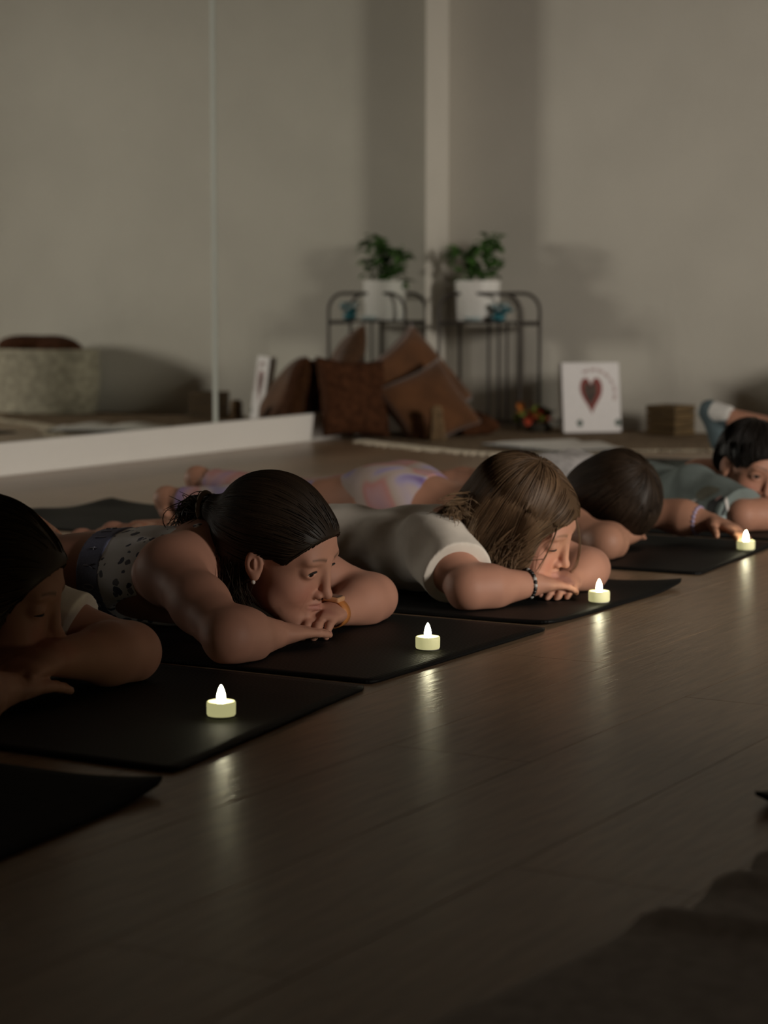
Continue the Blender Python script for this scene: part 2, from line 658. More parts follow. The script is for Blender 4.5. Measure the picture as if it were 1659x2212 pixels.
yoga_mat(-1.318, -1.386, 1.31, 1.925, -3.15, 'charcoal yoga mat in the near left corner, nobody on it', m_mat2, (0, 0.012))
yoga_mat(-1.428, -1.505, 1.995, 2.562, -3.26, 'black ribbed yoga mat under the nearest child at the left edge', m_mat, (0.0, 0.0))
yoga_mat(-1.515, -1.515, 2.592, 3.152, -3.33, 'black ribbed yoga mat under the girl in the spotted crop top', m_mat, (0.0, 0.0))
yoga_mat(-1.530, -1.520, 3.190, 3.738, -3.36, 'black ribbed yoga mat under the girl in the cream shirt', m_mat, (0.004, 0.012))
yoga_mat(-1.555, -1.600, 3.905, 4.465, -3.38, 'black yoga mat under the child in tie-dye leggings', m_mat, (0.0, 0.0), rear=0.012)
yoga_mat(-1.590, -1.600, 4.515, 5.085, -3.2, 'black yoga mat under the child in the grey-green shirt', m_mat)
yoga_mat(-1.45, -1.45, 5.20, 5.775, -3.10, 'empty black yoga mat beyond the tie-dye leggings', m_mat)
yoga_mat(-1.30, -1.30, 5.93, 6.50, -2.95, 'farthest black yoga mat, under the child with raised socked feet', m_mat)
yoga_mat(-0.802, -0.787, 2.165, 2.75, 0.95, 'black yoga mat corner poking in at the right frame edge', m_mat, (0.014, 0.01), grp='yoga mats across the aisle')

# folded blanket in the near right corner
m_blank = mat('blanket_slate', (0.58, 0.58, 0.60), 0.95, var=0.15, scale=60, bump=0.4, bscale=500, spec=0.15, sheen=0.2)


def blanket():
    nx, ny = 60, 120
    V = []
    for i in range(nx + 1):
        for j in range(ny + 1):
            u, v = i / nx, j / ny
            y = 0.62 + 1.375 * v
            edge = -0.752 + 0.035 * math.sin(9 * v + 1) * v
            for yc, a in ((1.72, 0.030), (1.86, 0.028), (1.96, 0.02)):
                edge += a / (1 + math.exp(-(y - yc) / 0.006)) * 0.8
            x = edge + 1.0 * u
            z = 0.012
            for yc, w, hgt in ((1.70, 0.022, 0.012), (1.845, 0.025, 0.011), (1.95, 0.03, 0.009)):
                z += hgt * math.exp(-((y - yc - 0.02 * math.sin(5 * u)) / w) ** 2)
            z *= min(1, (u + 0.012) / 0.03) ** 0.5
            z = max(0.0025, z * min(1.0, (1 - v + 0.004) / 0.02, (v + 0.004) / 0.02) ** 0.5)
            V.append((x, y, z))
    n = len(V)
    V += [(x, y, 0.0006) for x, y, z in V]
    Q = []
    id_ = lambda i, j: i * (ny + 1) + j
    for i in range(nx):
        for j in range(ny):
            a = (id_(i, j), id_(i + 1, j), id_(i + 1, j + 1), id_(i, j + 1))
            Q.append(a)
            Q.append(tuple(n + k for k in a[::-1]))
    rim = [id_(i, 0) for i in range(nx + 1)] + [id_(nx, j) for j in range(1, ny + 1)] + [id_(i, ny) for i in range(nx - 1, -1, -1)] + [id_(0, j) for j in range(ny - 1, 0, -1)]
    for a, b2 in zip(rim, rim[1:] + rim[:1]):
        Q.append((a, n + a, n + b2, b2))
    return np_mesh('blanket', V, Q)


tag(link('blanket', blanket(), m_blank, smooth=True), 'slate grey blanket with folded ridges in the near right corner', 'blanket')

# ------------------------------------------------------------------ LED tealights
m_candle = mat('tealight_shell', (0.80, 0.76, 0.46), 0.5, emit=(0.80, 0.76, 0.36), estr=0.45)
m_flame = mat('tealight_flame', (1, 0.98, 0.85), 0.4, emit=(1.0, 0.93, 0.62), estr=26.0)
m_cbase = mat('tealight_base', (0.5, 0.48, 0.4), 0.6)
prof_body = [(0.0172, 0.0012), (0.0185, 0.003), (0.0187, 0.0165), (0.0183, 0.0188), (0.0172, 0.0196), (0.0158, 0.0188), (0.012, 0.0178), (0.0068, 0.0172), (0.0, 0.0172)]
prof_flame = [(0.0, 0.0172), (0.0050, 0.0172), (0.0056, 0.0205), (0.0057, 0.0245), (0.0050, 0.0295), (0.0036, 0.0345), (0.0018, 0.0385), (0.0004, 0.0405)]
TL = [('first tealight on the nearest mat, by the child at the left edge', PF(478, 1548, MT)),
      ('tealight on the mat of the girl in the spotted crop top', PF(924, 1403, MT)),
      ('tealight in front of the girl in the cream shirt', PF(1294, 1301, MT)),
      ('tealight under the fingers of the child in tie-dye leggings', PF(1611, 1188, MT))]
protos = None
for lb, p in TL:
    root = tag(empty('tealight', (p[0], p[1], MT + 0.0007), random.uniform(0, 6)), lb, 'candle', 'lit LED tealights on the mats')
    if protos is None:
        a = link('shell', bm_mesh('shell', lambda bm: add_lathe(bm, prof_body, 40, cap=False)), m_candle, None, True)
        b2 = link('flame', bm_mesh('flame', lambda bm: add_lathe(bm, prof_flame, 20, cap=False)), m_flame, None, True)
        c2 = link('base', bm_mesh('base', lambda bm: add_lathe(bm, [(0.0165, 0.0), (0.0175, 0.0004), (0.0175, 0.0014)], 40)), m_cbase, None, True)
        for o in (a, b2, c2): o.parent = root
        protos = (a, b2, c2)
    else:
        for s in protos:
            o = s.copy()
            COL.objects.link(o)
            o.parent = root

# ------------------------------------------------------------------ the corner: plant stand, cushions, rug, pictures
m_iron = mat('dark_iron', (0.045, 0.036, 0.03), 0.55, metal=0.4)
m_pot = mat('white_ceramic', (0.72, 0.70, 0.66), 0.3)
m_soil = mat('soil', (0.03, 0.02, 0.013), 0.95)
m_leaf = mat('leaf_green', (0.045, 0.11, 0.02), 0.5, var=0.4, scale=30)
SX, SY = -3.895, 7.555
st = tag(empty('plant_stand', (SX, SY, 0)), 'dark wire plant stand with arched ends in the corner', 'plant stand')
TZ = 0.418


def arch(x0, x1, y0, y1, ztop, r=0.07):
    pts = [(0, RZ + 0.004)]
    n = 8
    W_ = math.hypot(x1 - x0, y1 - y0)
    for i in range(12): pts.append((0, 0.004 + (ztop - r - 0.004) * (i + 1) / 12))
    for i in range(1, n + 1):
        a = math.pi / 2 * i / n
        pts.append((r - r * math.cos(a), ztop - r + r * math.sin(a)))
    right = [(W_ - a, b) for a, b in pts[::-1]]
    pts += right
    return np.array([(x0 + (x1 - x0) * a / W_, y0 + (y1 - y0) * a / W_, z) for a, z in pts])


for x0, x1, yy in ((-0.185, 0.165, -0.06), (-0.185, 0.165, 0.11)):
    tubes('arch', [arch(SX + x0, SX + x1, SY + yy, SY + yy, 0.525)], [0.0065], m_iron, st, 8)
for xx in (-0.185, 0.165):
    tubes('side_rail', [np.array([(SX + xx, SY - 0.06, z), (SX + xx, SY + 0.11, z)])[::1] for z in (TZ - 0.012,)], [0.005], m_iron, st, 8)
    tubes('foot_rail', [np.array([(SX + xx, SY - 0.06, 0.06), (SX + xx, SY + 0.11, 0.06)])], [0.004], m_iron, st, 8)
box('tray', (SX - 0.18, SY - 0.07, TZ - 0.008), (SX + 0.16, SY + 0.11, TZ), m_iron, st, 0.002)
for xx in (-0.02, 0.025, 0.06):
    tubes('rod', [np.array([(SX + xx, SY + 0.04, 0.03), (SX + xx, SY + 0.04, TZ - 0.008)])], [0.005], m_iron, st, 8)
tubes('base_ring', [np.array([(SX + 0.02 + 0.1 * math.cos(a), SY + 0.02 + 0.07 * math.sin(a), 0.03) for a in np.linspace(0, 2 * math.pi, 25)])], [0.004], m_iron, st, 6)

pc = np.array([-3.949, SY + 0.012, TZ])
pot = tag(empty('potted_plant', pc), 'leafy green plant in a glossy white pot on the wire stand', 'plant')
lathe('pot', [(0.0, 0.0012), (0.074, 0.0012), (0.080, 0.006), (0.087, 0.15), (0.088, 0.156), (0.083, 0.156), (0.078, 0.13), (0.0, 0.13)], m_pot, pot, pc, 40, cap=False)
lathe('soil', [(0.0, 0.128), (0.079, 0.128), (0.0795, 0.133), (0.0, 0.137)], m_soil, pot, pc, 24, cap=False)
leaf_rng = random.Random(3)


def leaf_mesh(L, Wd):
    V = []
    n = 7
    for i in range(n + 1):
        t = i / n
        w = Wd * math.sin(math.pi * (t ** 0.8)) ** 0.8 * 0.5
        z = 0.12 * L * math.sin(math.pi * t) - 0.18 * L * t * t
        for s in (-1, 0, 1):
            V.append((t * L, s * w, z + (0.25 * w if s else 0)))
    Q = [(i * 3 + j, (i + 1) * 3 + j, (i + 1) * 3 + j + 1, i * 3 + j + 1) for i in range(n) for j in range(2)]
    return np_mesh('leaf', V, Q)


leaves = [leaf_mesh(0.055, 0.036), leaf_mesh(0.044, 0.03)]
for l in leaves: l.materials.append(m_leaf)
clumps = [((0.055, 0.01, 0.295), 0.045, 34), ((-0.005, 0.02, 0.22), 0.055, 34), ((-0.065, -0.02, 0.245), 0.045, 28), ((0.03, 0.0, 0.185), 0.06, 30), ((-0.04, 0.0, 0.17), 0.05, 18)]
stem_paths = []
for c, r, n in clumps:
    cc = pc + np.array(c)
    base = pc + np.array([c[0] * 0.4, c[1] * 0.4, 0.13])
    stem_paths.append(np.array([base * (1 - t) + cc * t + np.array([0, 0, 0.02 * math.sin(3 * t)]) for t in np.linspace(0, 1, 8)]))
    for i in range(n):
        d = np.array([leaf_rng.gauss(0, 1) for _ in range(3)])
        d /= np.linalg.norm(d)
        q = cc + d * r * leaf_rng.random() ** 0.5
        o = bpy.data.objects.new('leaf', leaves[i % 2])
        COL.objects.link(o)
        o.parent = pot
        o.location = q - pc
        o.rotation_euler = (leaf_rng.uniform(-0.6, 0.6), leaf_rng.uniform(-0.8, 0.5), math.atan2(d[1], d[0]) + leaf_rng.uniform(-0.7, 0.7))
        s = leaf_rng.uniform(0.7, 1.15)
        o.scale = (s, s, s)
for sp in stem_paths: tubes('stem', [sp], [0.0025], m_leaf, pot, 6)

# teal ornament on the tray
m_teal = mat('teal_petal', (0.02, 0.13, 0.16), 0.4, var=0.4, scale=40)
m_pale = mat('pale_bead', (0.35, 0.42, 0.42), 0.4)
orn = tag(empty('flower_ornament', (SX + 0.075, SY - 0.045, TZ)), 'small teal flower ornament beside the white pot', 'ornament')
pv = leaf_mesh(0.035, 0.028)
pv.materials.append(m_teal)
for i in range(22):
    o = bpy.data.objects.new('petal', pv)
    COL.objects.link(o)
    o.parent = orn
    o.location = (leaf_rng.uniform(-0.03, 0.03), leaf_rng.uniform(-0.02, 0.02), leaf_rng.uniform(0.022, 0.06))
    o.rotation_euler = (leaf_rng.uniform(-0.5, 0.5), leaf_rng.uniform(-1.0, 0.2), leaf_rng.uniform(0, 6.28))
for i in range(3):
    v = Vol(); v.ell((SX + 0.05 + 0.025 * i, SY - 0.055, TZ + 0.06 - 0.012 * (i % 2)), (0.009,) * 3)
    link('bead', v.mesh('bead', 0.003), m_pale, orn, True)
v = Vol(); v.ell((SX + 0.07, SY - 0.055, TZ + 0.016), (0.03, 0.025, 0.016)); v.half((0, 0, TZ + 0.0008), (0, 0, -1))
link('ornament_base', v.mesh('ornament_base', 0.003), m_teal, orn, True)
dish = tag(empty('glass_dish', (SX - 0.03, SY - 0.082, TZ)), 'small pale dish in front of the white pot on the stand', 'dish')

# flowers on the floor under the stand
fl = tag(empty('dried_flowers', (-3.63, 7.46, RZ)), 'small bunch of red, orange and green flowers on the floor by the stand', 'flowers')
fcols = [mat('petal_red', (0.5, 0.07, 0.03), 0.6), mat('petal_orange', (0.6, 0.2, 0.04), 0.6), mat('petal_green', (0.22, 0.28, 0.05), 0.6), mat('petal_dark', (0.05, 0.025, 0.02), 0.6)]
fm = []
for m in fcols:
    pvx = leaf_mesh(0.05, 0.03); pvx.materials.append(m); fm.append(pvx)
for i in range(40):
    o = bpy.data.objects.new('petal', fm[[0, 1, 3, 2, 3, 0, 2][i % 7]])
    COL.objects.link(o)
    o.parent = fl
    o.location = (leaf_rng.gauss(0, 0.035), leaf_rng.gauss(0, 0.03), 0.015 + abs(leaf_rng.gauss(0.03, 0.03)))
    o.rotation_euler = (leaf_rng.uniform(-0.5, 0.5), leaf_rng.uniform(-1.2, -0.1), leaf_rng.uniform(0, 6.28))
v = Vol(); v.ell((-3.63, 7.46, 0.02), (0.05, 0.045, 0.025)); v.half((0, 0, RZ + 0.0005), (0, 0, -1))
link('flower_base', v.mesh('flower_base', 0.004), mat('dried_moss', (0.03, 0.025, 0.015), 0.9), fl, True)

# canvas picture with a heart
m_canvas = mat('canvas_white', (0.74, 0.71, 0.70), 0.8, bump=0.1, bscale=400, scale=50, var=0.02)
ca, cb = np.array([-3.486, 7.375, RZ]), np.array([-3.323, 7.535, RZ])
cw = float(np.linalg.norm(cb - ca)); chh = 0.262
cx_ = nrm(cb - ca); cy_ = np.array([-cx_[1], cx_[0], 0]); lean = math.radians(8)
cz_ = np.array([0, 0, 1]) * math.cos(lean) + cy_ * math.sin(lean)
cn_ = np.cross(cx_, cz_)


def CP(u, v, w=0.0):
    return ca + cx_ * u + cz_ * v + cn_ * w


can = tag(empty('canvas_picture', (ca + cb) / 2), 'white canvas picture with a tall red heart leaning on the floor', 'picture')
Mc = Matrix(((cx_[0], cz_[0], cn_[0], ca[0]), (cx_[1], cz_[1], cn_[1], ca[1]), (cx_[2], cz_[2], cn_[2], ca[2] + 0.004), (0, 0, 0, 1)))
box('canvas', (0, 0, -0.03), (cw, chh, 0.0), m_canvas, can, 0.003, Mc)


def flat_poly(name, pts, w, m, parent):
    bm = bmesh.new()
    top = [bm.verts.new(CP(a, b + 0.004, w)) for a, b in pts]
    bot = [bm.verts.new(CP(a, b + 0.004, 0.0002)) for a, b in pts]
    bm.faces.new(top)
    for i in range(len(pts)):
        j = (i + 1) % len(pts)
        bm.faces.new((bot[i], bot[j], top[j], top[i]))
    me = bpy.data.meshes.new(name)
    bm.to_mesh(me); bm.free()
    return link(name, me, m, parent)


def heart(cx0, cy0, w, hh, n=40):
    r = []
    for i in range(n):
        t = 2 * math.pi * i / n
        x = 16 * math.sin(t) ** 3
        y = 13 * math.cos(t) - 5 * math.cos(2 * t) - 2 * math.cos(3 * t) - math.cos(4 * t)
        r.append((cx0 + x / 32 * w, cy0 + (y + 2.5) / 29 * hh))
    return r[::-1]


flat_poly('heart_outline', heart(cw * 0.5, 0.135, 0.088, 0.14), 0.0012, mat('heart_red', (0.20, 0.03, 0.022), 0.7), can)
flat_poly('heart_centre', heart(cw * 0.485, 0.14, 0.05, 0.095), 0.002, mat('heart_brown', (0.055, 0.03, 0.018), 0.7, var=0.5, scale=40), can)
m_ink = mat('ink_red', (0.38, 0.2, 0.18), 0.8)
for k in range(7):                                   # handwriting arching over the heart
    a0 = math.radians(118 - 20 * k)
    pts = []
    for t in np.linspace(0, 1, 16):
        a = a0 - math.radians(15) * t
        rr = 0.088 + 0.006 * math.sin(t * 14 + k)
        pts.append(CP(cw * 0.54 + 0.95 * rr * math.cos(a), 0.150 + rr * math.sin(a), 0.001))
    tubes('lettering', [np.array(pts)], [0.0016], m_ink, can, 4)
m_mark = mat('ink_grey_green', (0.10, 0.13, 0.11), 0.8)
for u in (0.065, 0.215):
    flat_poly('small_mark', [(u + 0.012 * math.cos(a), 0.035 + 0.014 * math.sin(a)) for a in np.linspace(0, 2 * math.pi, 13)[:-1]], 0.001, m_mark, can)

# small wooden crate
m_crate = mat('crate_wood', (0.10, 0.062, 0.024), 0.7, var=0.35, scale=8, stretch=(1, 1, 8))
cr = tag(empty('wooden_crate', (-3.125, 7.53, 0.0050), math.radians(-12)), 'small dark wooden crate on the rug right of the heart picture', 'crate')
cM = basis(cr)
for k in range(4):
    z0 = 0.004 + 0.0275 * k
    for sx in (-1, 1):
        box('slat', (sx * 0.060 - 0.005, -0.055, z0), (sx * 0.060 + 0.005, 0.055, z0 + 0.025), m_crate, cr, 0.001, cM)
    for sy in (-1, 1):
        box('slat', (-0.065, sy * 0.06 - 0.005, z0), (0.065, sy * 0.06 + 0.005, z0 + 0.025), m_crate, cr, 0.001, cM)
box('crate_bottom', (-0.055, -0.055, 0.002), (0.055, 0.055, 0.008), m_crate, cr, 0, cM)
for sx in (-1, 1):
    for sy in (-1, 1):
        box('corner_post', (sx * 0.048 - 0.007, sy * 0.048 - 0.007, 0.008), (sx * 0.048 + 0.007, sy * 0.048 + 0.007, 0.112), m_crate, cr, 0, cM)

# woven basket with a brown throw, only seen in the mirror
m_wick = mat('wicker', (0.36, 0.33, 0.25), 0.85, var=0.25, scale=30)
bk = tag(empty('woven_basket', (-2.25, 7.53, RZ)), 'large pale woven basket by the back wall, seen in the mirror', 'basket')
bc = (-2.25, 7.53)
for k in range(22):
    z = RZ + 0.008 + 0.0125 * k
    R = 0.255 + 0.02 * math.sin(k / 21 * 2.4)
    ang = np.linspace(0, 2 * math.pi, 73)
    tubes('basket_coil', [np.stack([bc[0] + (R + 0.004 * np.cos(ang * 18 + k * math.pi)) * np.cos(ang), bc[1] + 0.58 * (R + 0.004 * np.cos(ang * 18 + k * math.pi)) * np.sin(ang), np.full_like(ang, z)], 1)], [0.0072], m_wick, bk, 6)
link('basket_bottom', bm_mesh('basket_bottom', lambda bm: add_lathe(bm, [(0.0, 0.001), (0.25, 0.001), (0.25, 0.006), (0.0, 0.006)], 32, Matrix.Translation((*bc, RZ)) @ Matrix.Diagonal((1, 0.58, 1, 1)), False)), m_wick, bk, True)
m_rust = mat('rust_velvet', (0.10, 0.040, 0.014), 0.85, var=0.22, scale=12, bump=0.4, bscale=60, sheen=0.3, spec=0.2)
m_rust2 = mat('rust_dark_shag', (0.055, 0.021, 0.009), 0.95, var=0.35, scale=45, bump=0.9, bscale=130, spec=0.1)
v = Vol()
for i in range(7):
    v.ell((bc[0] + random.uniform(-0.12, 0.12), bc[1] + random.uniform(-0.05, 0.05), 0.295 + random.uniform(-0.015, 0.02)), (0.11, 0.07, 0.035), k=0.03)
tag(link('throw_blanket', v.mesh('throw_blanket', 0.007), m_rust2, smooth=True), 'brown throw heaped on top of the woven basket', 'blanket')


def cushion(name, c, ax, half, thick, m, label, cat='cushion', grp=None, rough=0.0, seed=0):
    """square pillow: ax rows = (side, up, normal)"""
    n = 26
    A = np.array([nrm(a) for a in ax])
    rr = np.random.default_rng(seed)
    ph = rr.uniform(0, 6, 6)
    V = []
    for s in (1, -1):
        for i in range(n + 1):
            for j in range(n + 1):
                u, w = 2 * i / n - 1, 2 * j / n - 1
                pin = 1 - 0.09 * (1 - u * u) ** 1.0 if abs(w) > 0.999 else 1
                x = u * (1 - 0.10 * (1 - u * u) * 0 - 0.07 * w * w * (1 - abs(u)) * 0)
                prof = max(0, (1 - u ** 4) * (1 - w ** 4)) ** 0.55
                # edges bow inward between corners
                xx = u * (1 - 0.10 * (1 - w * w) * abs(u) ** 3)
                yy = w * (1 - 0.10 * (1 - u * u) * abs(w) ** 3)
                z = s * thick * prof * (1 + 0.10 * math.sin(4 * u + ph[0]) * math.sin(3 * w + ph[1]) + rough * rr.uniform(-1, 1))
                V.append(A3(c) + A[0] * xx * half + A[1] * yy * half + A[2] * z)
    Q = []
    N = (n + 1) ** 2
    id_ = lambda s, i, j: s * N + i * (n + 1) + j
    for i in range(n):
        for j in range(n):
            Q.append((id_(0, i, j), id_(0, i + 1, j), id_(0, i + 1, j + 1), id_(0, i, j + 1)))
            Q.append((id_(1, i, j), id_(1, i, j + 1), id_(1, i + 1, j + 1), id_(1, i + 1, j)))
    V = np.array(V)
    V[:, 2] = np.maximum(V[:, 2], RZ + 0.001)
    me = np_mesh(name, V, Q)
    o = link(name, me, m, smooth=True)
    md = o.modifiers.new('weld', 'WELD'); md.merge_threshold = 0.0005
    tag(o, label, cat, grp)
    return o


def frame(nv, roll):
    nv = nrm(nv)
    s = nrm(np.cross((0, 0, 1), nv)); u = np.cross(nv, s)
    c, q = math.cos(roll), math.sin(roll)
    return (s * c + u * q, -s * q + u * c, nv)


G = 'rust cushions piled against the mirror'
cushion('cushion', (-3.985, 7.13, 0.185), frame((0.78, -0.42, 0.42), math.radians(33)), 0.185, 0.06, m_rust, 'rust velvet cushion standing on its corner against the mirror', grp=G)
cushion('cushion', (-4.045, 6.785, 0.152), frame((0.88, -0.40, 0.26), math.radians(-4)), 0.148, 0.05, m_rust2, 'dark shaggy brown cushion against the mirror, left end of the pile', grp=G, rough=0.12, seed=2)
cushion('cushion', (-3.845, 6.975, 0.118), frame((0.60, -0.62, 0.50), math.radians(26)), 0.150, 0.055, m_rust, 'smaller rust cushion leaning in front of the pile', grp=G, seed=3)
cushion('cushion', (-3.775, 7.175, 0.046), frame((0.15, -0.25, 0.95), math.radians(30)), 0.085, 0.035, m_rust2, 'small dark brown cushion lying at the right foot of the pile', grp=G, rough=0.1, seed=4)

# tan tassel brush standing in front of the cushions
m_straw = mat('straw', (0.20, 0.125, 0.06), 0.9, var=0.3, scale=60)
br = tag(empty('straw_tassel', (-3.73, 6.83, RZ)), 'tan straw tassel standing in front of the rust cushions', 'tassel')
paths = []
for i in range(70):
    a, r = random.uniform(0, 6.28), random.uniform(0, 0.028)
    paths.append(np.array([(-3.73 + r * math.cos(a) * (1.3 - 0.7 * t), 6.83 + r * math.sin(a) * (1.3 - 0.7 * t), 0.008 + 0.121 * t) for t in np.linspace(0, 1, 5)]))
tubes('bristles', paths, [0.0022] * 70, m_straw, br, 4)
tubes('binding', [np.array([(-3.73 + 0.022 * math.cos(a), 6.83 + 0.022 * math.sin(a), 0.112) for a in np.linspace(0, 2 * math.pi, 17)])], [0.004], m_straw, br, 6)

# rug with a cream fringe
m_rug = mat('rug_brown', (0.20, 0.145, 0.095), 0.95, var=0.25, scale=40, bump=0.5, bscale=300, spec=0.1)
m_fringe = mat('rug_fringe', (0.62, 0.54, 0.42), 0.95, var=0.2, scale=60)
rugp = [(-3.97, 6.72), (-3.80, 6.62), (-3.60, 6.52), (-3.42, 6.44), (-3.24, 6.40), (-3.12, 6.52), (-3.00, 6.66), (-2.90, 6.78), (-2.78, 6.86), (-2.55, 6.98), (-2.40, 7.05), (-1.95, 7.705), (-4.09, 7.705), (-4.09, 6.9)]
rug = tag(empty('rug', (-3.2, 7.1, 0)), 'brown woven rug with a cream fringe below the cushions and picture', 'rug')


def rugf(bm):
    top = [bm.verts.new((x, y, 0.0055)) for x, y in rugp]
    bot = [bm.verts.new((x, y, 0.0006)) for x, y in rugp]
    bm.faces.new(top); bm.faces.new(bot[::-1])
    for i in range(len(rugp)):
        j = (i + 1) % len(rugp)
        bm.faces.new((bot[i], bot[j], top[j], top[i]))


# rests under the corner's objects: those stand on it, so it stays very thin
link('rug_weave', bm_mesh('rug_weave', lambda bm: rugf(bm)), m_rug, rug)
paths = []
for (x0, y0), (x1, y1) in zip(rugp[:10], rugp[1:11]):
    n = int(math.hypot(x1 - x0, y1 - y0) / 0.009)
    nn = nrm(((y1 - y0), -(x1 - x0), 0))
    for i in range(n):
        t = (i + random.random()) / n
        b0 = np.array([x0 + (x1 - x0) * t, y0 + (y1 - y0) * t, 0.0035])
        L = random.uniform(0.035, 0.065)
        d = nrm(nn + np.array([random.uniform(-.4, .4), random.uniform(-.4, .4), 0]))
        paths.append(np.array([b0 - d * 0.02, b0 + d * L * 0.35 + (0, 0, random.uniform(0.0005, 0.002)), b0 + d * L * 0.7 + (0, 0, random.uniform(-0.001, 0.001)), b0 + d * L + (0, 0, -0.003)]))
fr = tubes('fringe', paths, [0.004] * len(paths), m_fringe, rug, 4)
fr['kind'] = 'stuff'

# open book lying on the rug
m_page = mat('paper_page', (0.60, 0.57, 0.53), 0.8)
m_cov = mat('book_cover_dark', (0.05, 0.06, 0.07), 0.6)
bkr = tag(empty('open_book', (-3.22, 6.72, 0.0085), math.radians(-28)), 'open white book lying face up on the edge of the rug', 'book')
bM = basis(bkr)
box('cover', (-0.215, -0.145, 0.001), (0.215, 0.145, 0.005), m_cov, bkr, 0.001, bM)


def pages(sx):
    V = []
    for i in range(9):
        t = i / 8
        z = 0.006 + 0.016 * math.sin(math.pi * min(1, t * 1.15 + 0.05)) * (1 - 0.4 * t)
        for y in (-0.14, 0.14): V.append((sx * (0.002 + 0.205 * t), y, z))
    for i in range(9):
        t = i / 8
        for y in (-0.14, 0.14): V.append((sx * (0.002 + 0.205 * t), y, 0.0052))
    Q = [(2 * i, 2 * i + 2, 2 * i + 3, 2 * i + 1) for i in range(8)] + [(18 + 2 * i, 18 + 2 * i + 1, 18 + 2 * i + 3, 18 + 2 * i + 2) for i in range(8)]
    Q += [(2 * i, 18 + 2 * i, 20 + 2 * i, 2 * i + 2) for i in range(8)] + [(2 * i + 1, 2 * i + 3, 21 + 2 * i, 19 + 2 * i) for i in range(8)] + [(16, 34, 35, 17), (0, 1, 19, 18)]
    V = [tuple(bM @ Vector(v)) for v in V]
    Q = np.array(Q)
    return np_mesh('pages', V, Q if sx > 0 else Q[:, ::-1])


for sx in (-1, 1): link('pages', pages(sx), m_page, bkr, True)
lathe('dish_bowl', [(0.0, 0.0012), (0.018, 0.0012), (0.03, 0.008), (0.034, 0.018), (0.031, 0.018), (0.027, 0.010), (0.0, 0.006)], m_pale, dish, (SX - 0.03, SY - 0.075, TZ), 24, cap=False)

# ------------------------------------------------------------------ people
def skin_mat(name, col):
    m = attr_mat(name, col=col, rough=0.55, spec=0.3)
    return m


m_skin = skin_mat('skin_fair', (0.6, 0.4, 0.3))
m_skin2 = skin_mat('skin_tan', (0.5, 0.3, 0.2))
SK1 = np.array([0.47, 0.232, 0.162])
SK2 = np.array([0.42, 0.205, 0.135])
SK3 = np.array([0.40, 0.20, 0.13])


class Head:
    def __init__(self, c, yaw, pitch, roll, s):
        self.c, self.s = A3(c), s
        ya, pi, ro = (math.radians(a) for a in (yaw, pitch, roll))
        F = np.array([math.cos(ya) * math.cos(pi), math.sin(ya) * math.cos(pi), -math.sin(pi)])
        L = np.array([-math.sin(ya), math.cos(ya), 0])
        U = np.cross(F, L)
        L2 = L * math.cos(ro) + U * math.sin(ro)
        self.A = np.array([F, L2, np.cross(F, L2)])

    def __call__(self, f, l, u):
        return self.c + self.s * (self.A[0] * f + self.A[1] * l + self.A[2] * u)

    def local(self, V):
        return (np.asarray(V) - self.c) @ self.A.T / self.s


EU, MU = -.0030, -.0640           # eye and mouth level in head units


